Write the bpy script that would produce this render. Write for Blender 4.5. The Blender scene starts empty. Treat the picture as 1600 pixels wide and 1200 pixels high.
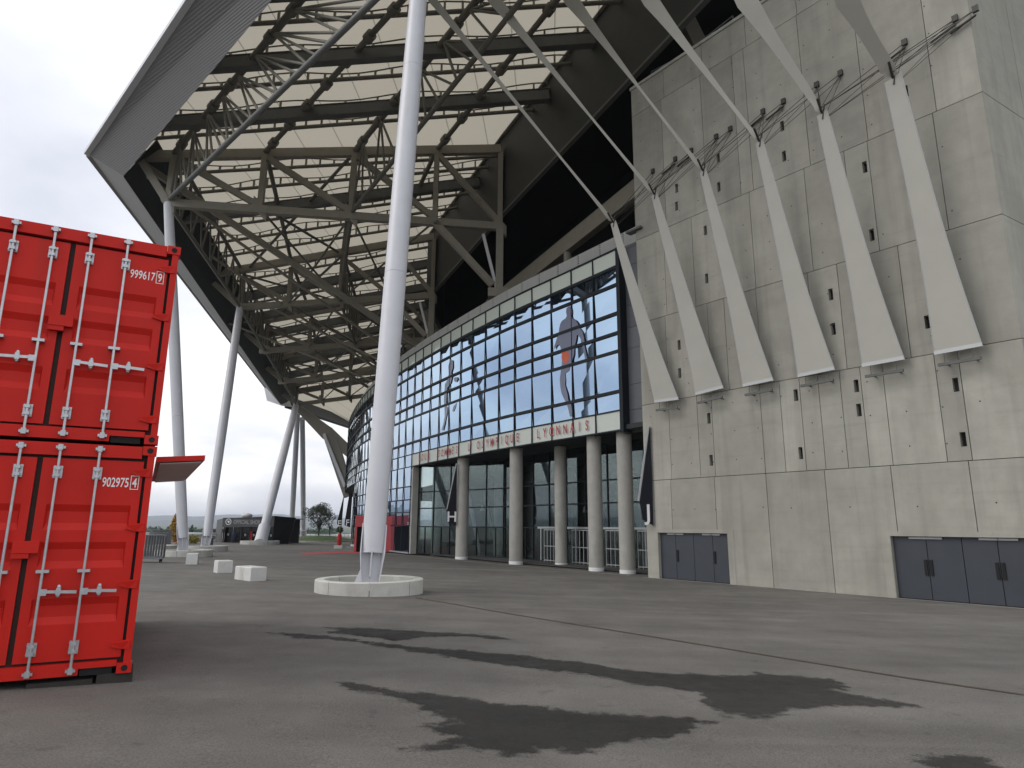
import bpy, bmesh, math, random
from mathutils import Vector, Matrix
from mathutils.geometry import tessellate_polygon
random.seed(7)
R = math.radians
sc = bpy.context.scene
col = sc.collection

# ------------------------------------------------------------------ camera
F_PX, YH, ROLL, EYE = 1035.0, 822.0, R(0.36), 1.85
PITCH = math.atan((YH - 600) / F_PX)
cam_d = bpy.data.cameras.new('camera'); cam = bpy.data.objects.new('camera', cam_d); col.objects.link(cam)
cam_d.sensor_width = 36; cam_d.lens = F_PX / 1600 * 36; cam_d.clip_end = 30000; cam_d.clip_start = 0.05
cam.matrix_world = Matrix.Translation((0, 0, EYE)) @ Matrix.Rotation(R(90) + PITCH, 4, 'X') @ Matrix.Rotation(ROLL, 4, 'Z')
sc.camera = cam

# ------------------------------------------------------------------ sky, sun, exposure
SUN_EL, SUN_AZ = R(42), R(-105)          # azimuth measured from +Y towards +X
w = bpy.data.worlds.new('World'); sc.world = w; w.use_nodes = True
nt = w.node_tree; nt.nodes.clear()
def wn(t, **k):
    n = nt.nodes.new(t)
    for a, b in k.items(): setattr(n, a, b)
    return n
out = wn('ShaderNodeOutputWorld'); sky = wn('ShaderNodeTexSky', sky_type='NISHITA', sun_disc=False)
sky.sun_elevation = SUN_EL; sky.sun_rotation = SUN_AZ % (2 * math.pi); sky.air_density = 1.2; sky.dust_density = 3
b1 = wn('ShaderNodeBackground'); b1.inputs[1].default_value = 0.10; nt.links.new(sky.outputs[0], b1.inputs[0])
tc = wn('ShaderNodeTexCoord'); sep = wn('ShaderNodeSeparateXYZ'); nt.links.new(tc.outputs['Generated'], sep.inputs[0])
addz = wn('ShaderNodeMath', operation='ADD'); addz.inputs[1].default_value = 0.28
mx = wn('ShaderNodeMath', operation='MAXIMUM'); mx.inputs[1].default_value = 0.0
nt.links.new(sep.outputs[2], mx.inputs[0]); nt.links.new(mx.outputs[0], addz.inputs[0])
dx = wn('ShaderNodeMath', operation='DIVIDE'); dy = wn('ShaderNodeMath', operation='DIVIDE')
for d, i in ((dx, 0), (dy, 1)):
    nt.links.new(sep.outputs[i], d.inputs[0]); nt.links.new(addz.outputs[0], d.inputs[1])
cmb = wn('ShaderNodeCombineXYZ'); nt.links.new(dx.outputs[0], cmb.inputs[0]); nt.links.new(dy.outputs[0], cmb.inputs[1])
nz = wn('ShaderNodeTexNoise'); nz.inputs['Scale'].default_value = 1.35; nz.inputs['Detail'].default_value = 5
nz.inputs['Roughness'].default_value = 0.5; nz.inputs['Distortion'].default_value = 0.35
nt.links.new(cmb.outputs[0], nz.inputs['Vector'])
ramp = wn('ShaderNodeValToRGB'); e = ramp.color_ramp.elements
e[0].position = 0.33; e[0].color = (0.66, 0.685, 0.77, 1); e[1].position = 0.64; e[1].color = (1.12, 1.12, 1.12, 1)
m_ = ramp.color_ramp.elements.new(0.48); m_.color = (0.86, 0.872, 0.925, 1)
nt.links.new(nz.outputs['Fac'], ramp.inputs[0])
b2 = wn('ShaderNodeBackground'); b2.inputs[1].default_value = 1.0; nt.links.new(ramp.outputs[0], b2.inputs[0])
mix = wn('ShaderNodeMixShader'); mix.inputs[0].default_value = 0.9
nt.links.new(b1.outputs[0], mix.inputs[1]); nt.links.new(b2.outputs[0], mix.inputs[2]); nt.links.new(mix.outputs[0], out.inputs[0])
sun_d = bpy.data.lights.new('sun', 'SUN'); sun_d.energy = 0.9; sun_d.angle = R(35); sun_d.color = (1, 0.97, 0.92)
sun = bpy.data.objects.new('sun', sun_d); col.objects.link(sun)
sun.rotation_euler = Vector((-math.sin(SUN_AZ) * math.cos(SUN_EL), -math.cos(SUN_AZ) * math.cos(SUN_EL), -math.sin(SUN_EL))).to_track_quat('-Z', 'Y').to_euler()
sc.view_settings.view_transform = 'Standard'; sc.view_settings.look = 'None'; sc.view_settings.gamma = 1
sc.view_settings.exposure = 0.32

# ------------------------------------------------------------------ pixel to place
SLOPE, AZW = 0.0255, -38.0                # the plaza falls gently towards the stadium; azimuth of the concrete wall
def azv(a): a = R(a); return Vector((math.sin(a), math.cos(a), 0))
NW, UW = azv(AZW + 90), azv(AZW)          # into the wall; along the wall, away from the camera
def ray(px, py):
    a, b = px - 800, 600 - py
    c, s = math.cos(ROLL), math.sin(ROLL)
    x, v = a * c - b * s, a * s + b * c
    return Vector((x, F_PX * math.cos(PITCH) - v * math.sin(PITCH), F_PX * math.sin(PITCH) + v * math.cos(PITCH)))
def gz(x, y):
    d = NW.x * x + NW.y * y
    return -SLOPE * min(max(d, 0), 45)
def gnd(px, py):
    r = ray(px, py); t = -EYE / (r.z + SLOPE * NW.dot(r)); p = r * t; p.z += EYE
    return p
def atz(px, py, z):
    r = ray(px, py); p = r * ((z - EYE) / r.z); p.z = z; return p
def vpl(px, py, pt, az):
    n = azv(az + 90); r = ray(px, py); p = r * (n.dot(Vector((pt[0], pt[1], 0))) / n.dot(r)); p.z += EYE; return p
def roofpt(px, py, up=0.0):
    r = ray(px, py); t = (36.3 + up - EYE) / (r.z - .14 * r.x + .045 * r.y); p = r * t; p.z += EYE; return p
def roofz(x, y, up=0.0): return 36.3 + up + .14 * x - .045 * y
def onroof(x, y, up=0.0): return Vector((x, y, roofz(x, y, up)))
def depth(px, py, dep):
    r = ray(px, py); p = r * (dep / r.y); p.z += EYE; return p

# ------------------------------------------------------------------ materials
MAT = {}
def mat(name, color=(.5, .5, .5), rough=.6, metal=0, var=0.0, scale=3.0, bump=0.0, bscale=30, objvar=0.0, spec=0.5, dirt=None, coat=0):
    m = bpy.data.materials.new(name); m.use_nodes = True; n = m.node_tree; bs = n.nodes['Principled BSDF']
    bs.inputs['Roughness'].default_value = rough; bs.inputs['Metallic'].default_value = metal
    bs.inputs['Specular IOR Level'].default_value = spec; bs.inputs['Coat Weight'].default_value = coat
    c = (*color, 1); bs.inputs['Base Color'].default_value = c
    geo = n.nodes.new('ShaderNodeNewGeometry'); last = None
    if var > 0 or objvar > 0:
        nzz = n.nodes.new('ShaderNodeTexNoise'); nzz.inputs['Scale'].default_value = scale; nzz.inputs['Detail'].default_value = 8
        nzz.inputs['Roughness'].default_value = .62
        n.links.new(geo.outputs['Position'], nzz.inputs['Vector'])
        mr = n.nodes.new('ShaderNodeMapRange'); mr.inputs[1].default_value = .25; mr.inputs[2].default_value = .75
        mr.inputs[3].default_value = 1 - var; mr.inputs[4].default_value = 1 + var
        n.links.new(nzz.outputs['Fac'], mr.inputs[0]); fac = mr.outputs[0]
        if objvar > 0:
            oi = n.nodes.new('ShaderNodeObjectInfo'); m2 = n.nodes.new('ShaderNodeMapRange')
            m2.inputs[3].default_value = 1 - objvar; m2.inputs[4].default_value = 1 + objvar
            n.links.new(oi.outputs['Random'], m2.inputs[0])
            mm = n.nodes.new('ShaderNodeMath'); mm.operation = 'MULTIPLY'; n.links.new(fac, mm.inputs[0]); n.links.new(m2.outputs[0], mm.inputs[1]); fac = mm.outputs[0]
        vm = n.nodes.new('ShaderNodeVectorMath'); vm.operation = 'SCALE'; vm.inputs[0].default_value = color
        n.links.new(fac, vm.inputs['Scale']); last = vm.outputs[0]
    if dirt:
        dcol, dscale, lo, hi, stretch = dirt
        mp = n.nodes.new('ShaderNodeMapping'); mp.inputs['Scale'].default_value = stretch
        n.links.new(geo.outputs['Position'], mp.inputs[0])
        n2 = n.nodes.new('ShaderNodeTexNoise'); n2.inputs['Scale'].default_value = dscale; n2.inputs['Detail'].default_value = 6; n2.inputs['Distortion'].default_value = .6
        n.links.new(mp.outputs[0], n2.inputs['Vector'])
        mr = n.nodes.new('ShaderNodeMapRange'); mr.inputs[1].default_value = lo; mr.inputs[2].default_value = hi
        n.links.new(n2.outputs['Fac'], mr.inputs[0])
        mc = n.nodes.new('ShaderNodeMix'); mc.data_type = 'RGBA'; mc.inputs[7].default_value = (*dcol, 1)
        n.links.new(mr.outputs[0], mc.inputs[0])
        if last: n.links.new(last, mc.inputs[6])
        else: mc.inputs[6].default_value = c
        last = mc.outputs[2]
    if last: n.links.new(last, bs.inputs['Base Color'])
    if bump > 0:
        n3 = n.nodes.new('ShaderNodeTexNoise'); n3.inputs['Scale'].default_value = bscale; n3.inputs['Detail'].default_value = 5
        n.links.new(geo.outputs['Position'], n3.inputs['Vector'])
        bp = n.nodes.new('ShaderNodeBump'); bp.inputs['Strength'].default_value = bump; bp.inputs['Distance'].default_value = .02
        n.links.new(n3.outputs['Fac'], bp.inputs['Height']); n.links.new(bp.outputs[0], bs.inputs['Normal'])
    MAT[name] = m; return m

mat('concrete', (.345, .336, .290), .85, var=.13, scale=1.1, bump=.25, bscale=9, objvar=.12, dirt=((.262, .252, .212), .5, .50, .85, (1, 1, .4)))
def streaks(name, dark, lo, hi):
    n = MAT[name].node_tree; bs = n.nodes['Principled BSDF']; src = bs.inputs['Base Color'].links[0].from_socket; L = n.links.new
    g = n.nodes.new('ShaderNodeNewGeometry')
    for sc_, st, l_, h_, dk in ((1.0, (2.6, 2.6, .10), lo, hi, dark), (1.0, (.25, .25, 5.0), .55, .80, .90), (.22, (1, 1, 1), .40, .75, 1.16)):
        mp = n.nodes.new('ShaderNodeMapping'); mp.inputs['Scale'].default_value = st; L(g.outputs['Position'], mp.inputs[0])
        x = n.nodes.new('ShaderNodeTexNoise'); x.inputs['Scale'].default_value = sc_; x.inputs['Detail'].default_value = 5; L(mp.outputs[0], x.inputs['Vector'])
        r_ = n.nodes.new('ShaderNodeMapRange'); r_.inputs[1].default_value = l_; r_.inputs[2].default_value = h_; r_.inputs[3].default_value = 1; r_.inputs[4].default_value = dk; L(x.outputs['Fac'], r_.inputs[0])
        v = n.nodes.new('ShaderNodeVectorMath'); v.operation = 'SCALE'; L(src, v.inputs[0]); L(r_.outputs[0], v.inputs['Scale']); src = v.outputs[0]
    L(src, bs.inputs['Base Color'])
streaks('concrete', .87, .52, .72)
mat('concrete_pale', (.52, .52, .48), .85, var=.12, scale=2.5, bump=.2, bscale=20, objvar=.05, dirt=((.33, .33, .29), 1.4, .55, .85, (1, 1, .6)))
mat('concrete_grey', (.40, .39, .355), .85, var=.14, scale=1.6, bump=.2, bscale=20, objvar=.05, dirt=((.27, .265, .23), .9, .5, .8, (1, 1, .25)))
mat('joint', (.05, .05, .045), .95)
mat('slot_dark', (.012, .012, .012), .9)
mat('white_paint', (.58, .59, .63), .38, var=.05, scale=1.2, bump=.03, bscale=60, dirt=((.5, .5, .5), 1.2, .6, .9, (1, 1, .15)))
mat('steel_dark', (.105, .108, .10), .55, var=.12, scale=2)
mat('steel_beige', (.25, .23, .185), .55, var=.10, scale=2)
mat('steel_tube', (.15, .155, .15), .5, var=.1, scale=2)
mat('tube_dark', (.135, .128, .102), .5, var=.1, scale=2)
mat('black_clad', (.017, .018, .015), .55, var=.25, scale=1.2)
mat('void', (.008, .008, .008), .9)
mat('frame_dark', (.009, .013, .018), .6, spec=.3)
mat('frame_light', (.45, .46, .46), .4, metal=.3)
mat('clad_grey', (.105, .11, .125), .45, var=.08, scale=1.5, objvar=.1)
mat('door_grey', (.045, .052, .065), .42, var=.1, scale=1.5)
mat('red_paint', (.56, .017, .010), .45, var=.09, scale=1.1, bump=.04, bscale=5, spec=.22, objvar=.03, dirt=((.33, .035, .022), 2.2, .60, .88, (1, 1, .22)))
mat('red_side', (.42, .016, .014), .5, var=.1, scale=1.2)
mat('galv', (.50, .52, .54), .38, metal=.8, var=.15, scale=14)
mat('gasket', (.03, .014, .012), .7)
mat('rust_dark', (.03, .022, .018), .9)
mat('label_white', (.8, .8, .8), .5)
mat('letter_red', (.42, .035, .045), .5)
mat('sign_black', (.007, .008, .014), .65, spec=.25)
mat('block_white', (.60, .60, .58), .8, var=.08, scale=4, bump=.15, bscale=25, dirt=((.42, .41, .37), 2.2, .55, .85, (1, 1, .6)))
mat('louvre', (.70, .71, .69), .5, var=.06)
mat('rail_grey', (.22, .23, .24), .4, metal=.5)
mat('fabric', (.44, .43, .38), .6, var=.05, scale=.8)
mat('cable', (.05, .048, .042), .5, metal=.4)
mat('shop_black', (.02, .021, .024), .45, var=.2, scale=2)
mat('shop_grey', (.07, .072, .076), .5, var=.1)
mat('glass_black', (.006, .007, .009), .08)
mat('red_mat', (.42, .045, .05), .8, var=.1)
mat('portal_red', (.52, .075, .08), .5, var=.05)
mat('bark', (.055, .043, .033), .9, var=.3, scale=8)
mat('grass', (.06, .10, .028), .9, var=.35, scale=3, bump=.5, bscale=20)
mat('terrain', (.07, .09, .05), .95, var=.3, scale=.02)
mat('hill', (.045, .065, .045), .95, var=.3, scale=.004)
mat('roof_white', (.66, .66, .64), .7)
mat('wall_grey', (.36, .36, .36), .8)
mat('wood_dark', (.035, .03, .026), .9, var=.3, scale=9)
mat('gold_leaf', (.42, .23, .035), .7, var=.5, scale=3)
mat('yellow_leaf', (.28, .24, .04), .7, var=.4, scale=3)
mat('terracotta', (.45, .17, .09), .8)
mat('skin_dark', (.012, .012, .012), .8)
mat('red_cloth', (.45, .02, .02), .8)
mat('print_grey', (.16, .18, .26), .35)
mat('print_pale', (.25, .30, .39), .35)
mat('print_orange', (.62, .10, .035), .4)
mat('fascia', (.27, .262, .26), .5, var=.05, scale=.5)
mat('fascia_edge', (.62, .63, .66), .4)
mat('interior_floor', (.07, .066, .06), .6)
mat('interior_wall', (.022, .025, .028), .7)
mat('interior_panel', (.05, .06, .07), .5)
mat('lamp_shade', (.75, .75, .7), .4)
mat('blue_clothes', (.02, .03, .07), .8)

def leafmat(name, c1, c2):
    m = bpy.data.materials.new(name); m.use_nodes = True; n = m.node_tree; bs = n.nodes['Principled BSDF']
    g = n.nodes.new('ShaderNodeNewGeometry'); r = n.nodes.new('ShaderNodeValToRGB')
    r.color_ramp.elements[0].color = (*c1, 1); r.color_ramp.elements[1].color = (*c2, 1)
    n.links.new(g.outputs['Random Per Island'], r.inputs[0]); n.links.new(r.outputs[0], bs.inputs['Base Color'])
    bs.inputs['Roughness'].default_value = .7; MAT[name] = m
leafmat('leaf_dark', (.018, .03, .014), (.05, .075, .03)); leafmat('leaf_far', (.03, .055, .04), (.05, .085, .05))
leafmat('leaf_gold', (.16, .06, .01), (.62, .40, .06)); leafmat('leaf_yellow', (.16, .17, .02), (.4, .33, .05))

def m_glass(name, tint, dark, fac, rough=.015):
    m = bpy.data.materials.new(name); m.use_nodes = True; n = m.node_tree; n.nodes.clear()
    o = n.nodes.new('ShaderNodeOutputMaterial'); g = n.nodes.new('ShaderNodeBsdfGlossy'); d = n.nodes.new('ShaderNodeBsdfDiffuse')
    oi = n.nodes.new('ShaderNodeObjectInfo'); mr = n.nodes.new('ShaderNodeMapRange'); mr.inputs[3].default_value = .93; mr.inputs[4].default_value = 1.05
    n.links.new(oi.outputs['Random'], mr.inputs[0])
    vm = n.nodes.new('ShaderNodeVectorMath'); vm.operation = 'SCALE'; vm.inputs[0].default_value = tint; n.links.new(mr.outputs[0], vm.inputs['Scale'])
    lw = n.nodes.new('ShaderNodeLayerWeight'); lw.inputs[0].default_value = .5; gm = n.nodes.new('ShaderNodeMapRange'); gm.inputs[1].default_value = .55; gm.inputs[2].default_value = .97; n.links.new(lw.outputs['Facing'], gm.inputs[0])
    mc = n.nodes.new('ShaderNodeMix'); mc.data_type = 'RGBA'; n.links.new(gm.outputs[0], mc.inputs[0]); n.links.new(vm.outputs[0], mc.inputs[6]); mc.inputs[7].default_value = (.92, .95, .95, 1)
    n.links.new(mc.outputs[2], g.inputs[0]); g.inputs['Roughness'].default_value = rough; d.inputs[0].default_value = (*dark, 1)
    mx_ = n.nodes.new('ShaderNodeMixShader'); fr = n.nodes.new('ShaderNodeFresnel'); fr.inputs[0].default_value = 1.5
    ad = n.nodes.new('ShaderNodeMath'); ad.operation = 'ADD'; ad.use_clamp = True; ad.inputs[1].default_value = fac; n.links.new(fr.outputs[0], ad.inputs[0])
    n.links.new(ad.outputs[0], mx_.inputs[0]); n.links.new(d.outputs[0], mx_.inputs[1]); n.links.new(g.outputs[0], mx_.inputs[2]); n.links.new(mx_.outputs[0], o.inputs[0])
    MAT[name] = m
m_glass('glass_blue', (.47, .63, .83), (.02, .03, .045), .66)
m_glass('glass_frit_reflect', (.72, .80, .76), (.78, .84, .76), .12, .08)  # pale frit row, the roof membrane's reflection painted into its diffuse colour
m_glass('glass_band', (.80, .84, .80), (.62, .66, .61), .0, .45)
def m_clear(name, tint, fac):
    m = bpy.data.materials.new(name); m.use_nodes = True; n = m.node_tree; n.nodes.clear()
    o = n.nodes.new('ShaderNodeOutputMaterial'); g = n.nodes.new('ShaderNodeBsdfGlossy'); t = n.nodes.new('ShaderNodeBsdfTransparent')
    g.inputs['Roughness'].default_value = .01; g.inputs[0].default_value = (.85, .9, .9, 1); t.inputs[0].default_value = (*tint, 1)
    mx_ = n.nodes.new('ShaderNodeMixShader'); fr = n.nodes.new('ShaderNodeFresnel'); fr.inputs[0].default_value = 1.5
    ad = n.nodes.new('ShaderNodeMath'); ad.operation = 'ADD'; ad.use_clamp = True; ad.inputs[1].default_value = fac; ml = n.nodes.new('ShaderNodeMath'); ml.operation = 'MULTIPLY'; ml.inputs[1].default_value = .28; n.links.new(fr.outputs[0], ml.inputs[0]); n.links.new(ml.outputs[0], ad.inputs[0])
    n.links.new(ad.outputs[0], mx_.inputs[0]); n.links.new(t.outputs[0], mx_.inputs[1]); n.links.new(g.outputs[0], mx_.inputs[2]); n.links.new(mx_.outputs[0], o.inputs[0])
    MAT[name] = m
m_clear('glass_clear', (.72, .78, .78), .012)
def m_membrane():
    m = bpy.data.materials.new('membrane'); m.use_nodes = True; n = m.node_tree; n.nodes.clear()
    o = n.nodes.new('ShaderNodeOutputMaterial'); d = n.nodes.new('ShaderNodeBsdfDiffuse'); t = n.nodes.new('ShaderNodeBsdfTranslucent'); mx_ = n.nodes.new('ShaderNodeMixShader')
    g = n.nodes.new('ShaderNodeNewGeometry'); mp = n.nodes.new('ShaderNodeMapping'); mp.inputs['Rotation'].default_value = (0, 0, R(4))
    wv = n.nodes.new('ShaderNodeTexWave'); wv.inputs['Scale'].default_value = .105; wv.wave_profile = 'SAW'; wv.inputs['Distortion'].default_value = .25; wv.inputs['Detail'].default_value = 0
    n.links.new(g.outputs['Position'], mp.inputs[0]); n.links.new(mp.outputs[0], wv.inputs[0])
    r = n.nodes.new('ShaderNodeValToRGB'); r.color_ramp.elements[0].color = (.22, .20, .16, 1); r.color_ramp.elements[1].position = .04; r.color_ramp.elements[1].color = (.61, .565, .46, 1)
    n.links.new(wv.outputs['Fac'], r.inputs[0]); n.links.new(r.outputs[0], d.inputs[0]); n.links.new(r.outputs[0], t.inputs[0])
    mx_.inputs[0].default_value = .45; n.links.new(d.outputs[0], mx_.inputs[1]); n.links.new(t.outputs[0], mx_.inputs[2]); n.links.new(mx_.outputs[0], o.inputs[0]); MAT['membrane'] = m
m_membrane()
def m_asphalt(name, wet):
    m = bpy.data.materials.new(name); m.use_nodes = True; n = m.node_tree; bs = n.nodes['Principled BSDF']; L = n.links.new
    g = n.nodes.new('ShaderNodeNewGeometry')
    def noise(sc_, det=6, stretch=None, rot=0, dist=0):
        x = n.nodes.new('ShaderNodeTexNoise'); x.inputs['Scale'].default_value = sc_; x.inputs['Detail'].default_value = det; x.inputs['Distortion'].default_value = dist
        if stretch:
            mp = n.nodes.new('ShaderNodeMapping'); mp.inputs['Scale'].default_value = stretch; mp.inputs['Rotation'].default_value = (0, 0, rot); L(g.outputs['Position'], mp.inputs[0]); L(mp.outputs[0], x.inputs['Vector'])
        else: L(g.outputs['Position'], x.inputs['Vector'])
        return x.outputs['Fac']
    def rng(s, a, b, c, d):
        x = n.nodes.new('ShaderNodeMapRange'); x.inputs[1].default_value = a; x.inputs[2].default_value = b; x.inputs[3].default_value = c; x.inputs[4].default_value = d; L(s, x.inputs[0]); return x.outputs[0]
    def mul(a, b):
        x = n.nodes.new('ShaderNodeMath'); x.operation = 'MULTIPLY'; L(a, x.inputs[0]); L(b, x.inputs[1]); return x.outputs[0]
    big = rng(noise(.12, 5), .3, .7, .82, 1.16); mid = rng(noise(.9, 8), .3, .7, .86, 1.12); fine = rng(noise(55, 3), .25, .75, .62, 1.4)
    streak = rng(noise(.5, 6, (.12, 1.3, 1), R(52), .8), .34, .62, .86, 1.05)
    track = rng(noise(.35, 4, (.035, 1.1, 1), R(48), .3), .40, .56, .89, 1.0); spots = rng(noise(3.2, 2), .68, .74, 1.0, .80); pale = rng(noise(.22, 7, None, 0, 1.2), .52, .72, 1.0, 1.16)
    f = mul(mul(mul(big, mid), mul(fine, streak)), mul(mul(track, spots), pale))
    vm = n.nodes.new('ShaderNodeVectorMath'); vm.operation = 'SCALE'; vm.inputs[0].default_value = (.040, .038, .035) if wet else (.145, .137, .124); L(f, vm.inputs['Scale'])
    L(vm.outputs[0], bs.inputs['Base Color']); L(rng(noise(2.2, 6), .35, .7, .55 if wet else .72, .8 if wet else .92), bs.inputs['Roughness'])
    bs.inputs['Specular IOR Level'].default_value = .22 if wet else .3
    bp = n.nodes.new('ShaderNodeBump'); bp.inputs['Strength'].default_value = .35; bp.inputs['Distance'].default_value = .006; L(noise(90, 4), bp.inputs['Height']); L(bp.outputs[0], bs.inputs['Normal'])
    MAT[name] = m
m_asphalt('asphalt', False); m_asphalt('asphalt_wet', True)
def m_corr(name, color, axis_rot, scale):
    m = mat(name, color, .5); n = m.node_tree; g = n.nodes.new('ShaderNodeNewGeometry'); wv = n.nodes.new('ShaderNodeTexWave'); wv.bands_direction = 'Z'; wv.inputs['Scale'].default_value = scale
    n.links.new(g.outputs['Position'], wv.inputs[0]); bp = n.nodes.new('ShaderNodeBump'); bp.inputs['Strength'].default_value = .35; bp.inputs['Distance'].default_value = .04
    n.links.new(wv.outputs['Fac'], bp.inputs['Height']); n.links.new(bp.outputs[0], n.nodes['Principled BSDF'].inputs['Normal'])
m_corr('fascia_ribbed', (.16, .157, .16), 0, 2.2)

# ------------------------------------------------------------------ mesh builder
def tag(o, label=None, cat=None, group=None, kind=None):
    for k, v in (('label', label), ('category', cat), ('group', group), ('kind', kind)):
        if v: o[k] = v
    return o
def thing(name, label, cat, loc=(0, 0, 0), group=None):
    o = bpy.data.objects.new(name, None); col.objects.link(o); o.location = loc; o.empty_display_size = .3
    return tag(o, label, cat, group)
def world_loc(o):
    p = Vector((0, 0, 0))
    while o: p += o.location; o = o.parent
    return p
class MB:
    def __init__(s): s.v, s.f, s.m, s.sm = [], [], [], []
    def add(s, vs, fs, mi=0, smooth=False):
        b = len(s.v); s.v += [Vector(v) for v in vs]
        for f in fs: s.f.append([b + i for i in f]); s.m.append(mi); s.sm.append(smooth)
        return s
    def box(s, c, ax, ay, az, mi=0):          # centre and three half-axes
        c, ax, ay, az = map(Vector, (c, ax, ay, az))
        vs = [c + ax * i + ay * j + az * k for k in (-1, 1) for j in (-1, 1) for i in (-1, 1)]
        fl = [(0, 2, 3, 1), (4, 5, 7, 6), (0, 1, 5, 4), (2, 6, 7, 3), (0, 4, 6, 2), (1, 3, 7, 5)]
        if ax.cross(ay).dot(az) < 0: fl = [f[::-1] for f in fl]
        return s.add(vs, fl, mi)
    def abox(s, x0, x1, y0, y1, z0, z1, mi=0):
        return s.box(((x0 + x1) / 2, (y0 + y1) / 2, (z0 + z1) / 2), ((x1 - x0) / 2, 0, 0), (0, (y1 - y0) / 2, 0), (0, 0, (z1 - z0) / 2), mi)
    def beam(s, p, q, w, h, mi=0, up=(0, 0, 1)):
        p, q = Vector(p), Vector(q); d = q - p; u = Vector(up); sd = d.cross(u)
        if sd.length < 1e-5: sd = d.cross(Vector((1, 0, 0)))
        sd.normalize(); u = sd.cross(d).normalized()
        return s.box((p + q) / 2, d / 2, sd * w / 2, u * h / 2, mi)
    def tube(s, p, q, r0, r1=None, n=10, mi=0, cap=True):
        p, q = Vector(p), Vector(q); r1 = r0 if r1 is None else r1; d = (q - p).normalized()
        a = d.orthogonal().normalized(); b = d.cross(a)
        vs = []
        for c, r in ((p, r0), (q, r1)):
            vs += [c + a * math.cos(2 * math.pi * i / n) * r + b * math.sin(2 * math.pi * i / n) * r for i in range(n)]
        s.add(vs, [(i, (i + 1) % n, n + (i + 1) % n, n + i) for i in range(n)], mi, True)
        if cap: s.add(vs, [tuple(range(n))[::-1], tuple(range(n, 2 * n))], mi)
        return s
    def path(s, pts, r, n=6, mi=0):
        for a, b in zip(pts[:-1], pts[1:]): s.tube(a, b, r, r, n, mi)
        return s
    def poly(s, pts, thick, mi=0):            # flat polygon extruded along thick (vector)
        n = len(pts); pts = [Vector(p) for p in pts]; t = Vector(thick)
        nrm = Vector((0, 0, 0))
        for i in range(n): nrm += pts[i].cross(pts[(i + 1) % n])
        if nrm.dot(t) > 0: pts = pts[::-1]
        vs = pts + [p + t for p in pts]
        return s.add(vs, [tuple(range(n)), tuple(range(2 * n - 1, n - 1, -1))] + [(i, n + i, n + (i + 1) % n, (i + 1) % n) for i in range(n)], mi)
    def sphere(s, c, rx, ry, rz, nu=10, nv=6, mi=0):
        c = Vector(c); vs = []
        for j in range(nv + 1):
            t = math.pi * j / nv
            for i in range(nu):
                a = 2 * math.pi * i / nu; vs.append(c + Vector((rx * math.sin(t) * math.cos(a), ry * math.sin(t) * math.sin(a), rz * math.cos(t))))
        fs = [(j * nu + i, (j + 1) * nu + i, (j + 1) * nu + (i + 1) % nu, j * nu + (i + 1) % nu) for j in range(nv) for i in range(nu)]
        return s.add(vs, fs, mi, True)
    def mesh(s, name, mats, off=Vector((0, 0, 0))):
        me = bpy.data.meshes.new(name); me.from_pydata([v - off for v in s.v], [], s.f)
        for m in mats: me.materials.append(MAT[m])
        me.polygons.foreach_set('material_index', s.m); me.polygons.foreach_set('use_smooth', s.sm); me.update()
        return me
    def build(s, name, mats, parent=None, kind=None, at=None):
        if isinstance(mats, str): mats = [mats]
        loc = Vector(at) if at is not None else Vector((0, 0, 0))
        off = world_loc(parent) if parent else loc
        o = bpy.data.objects.new(name, s.mesh(name, mats, off)); col.objects.link(o)
        if parent: o.parent = parent
        else: o.location = loc
        if kind: o['kind'] = kind
        return o
_gl = {}
def glyph(txt):
    if txt not in _gl:
        cu = bpy.data.curves.new('t', 'FONT'); cu.body = txt; cu.align_x = 'CENTER'; cu.size = 1.4; cu.offset = .018; cu.resolution_u = 3
        o = bpy.data.objects.new('t', cu); col.objects.link(o); me = bpy.data.meshes.new_from_object(o.evaluated_get(bpy.context.evaluated_depsgraph_get()))
        _gl[txt] = ([v.co.copy() for v in me.vertices], [tuple(p.vertices) for p in me.polygons])
        bpy.data.objects.remove(o); bpy.data.curves.remove(cu); bpy.data.meshes.remove(me)
    return _gl[txt]
def text(mb, txt, org, right, up, h, mi=0, wscale=1.0):   # cap height h, centred at org on the baseline
    vs, fs = glyph(txt); right, up, org = Vector(right), Vector(up), Vector(org)
    mb.add([org + right * v.x * h * wscale + up * v.y * h for v in vs], fs, mi); return mb

# ================================================================== THE SETTING
# plaza: strips across the fall, so that it is level at the back, sloping in the middle, level under the stand
g = MB()
ds = [-160, 0, 15, 30, 45, 160]; es = [-120, -40, 0, 40, 80, 120, 170]
pv = [[NW * d + UW * e_ + Vector((0, 0, -SLOPE * min(max(d, 0), 45))) for e_ in es] for d in ds]
for i in range(len(ds) - 1):
    for j in range(len(es) - 1):
        g.add([pv[i][j], pv[i + 1][j], pv[i + 1][j + 1], pv[i][j + 1]], [(0, 1, 2, 3)])
g.build('plaza', 'asphalt', kind='structure')
g = MB(); n_ = 48; rr = [0, 60, 300, 1500, 9000]
vs = [Vector((0, 0, -9))]
for r_ in rr[1:]: vs += [Vector((r_ * math.sin(2 * math.pi * i / n_), r_ * math.cos(2 * math.pi * i / n_), -9)) for i in range(n_)]
g.add(vs, [(0, 1 + (i + 1) % n_, 1 + i) for i in range(n_)] + [(1 + k * n_ + i, 1 + k * n_ + (i + 1) % n_, 1 + (k + 1) * n_ + (i + 1) % n_, 1 + (k + 1) * n_ + i) for k in range(3) for i in range(n_)])
g.build('terrain', 'terrain', kind='structure')
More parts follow.
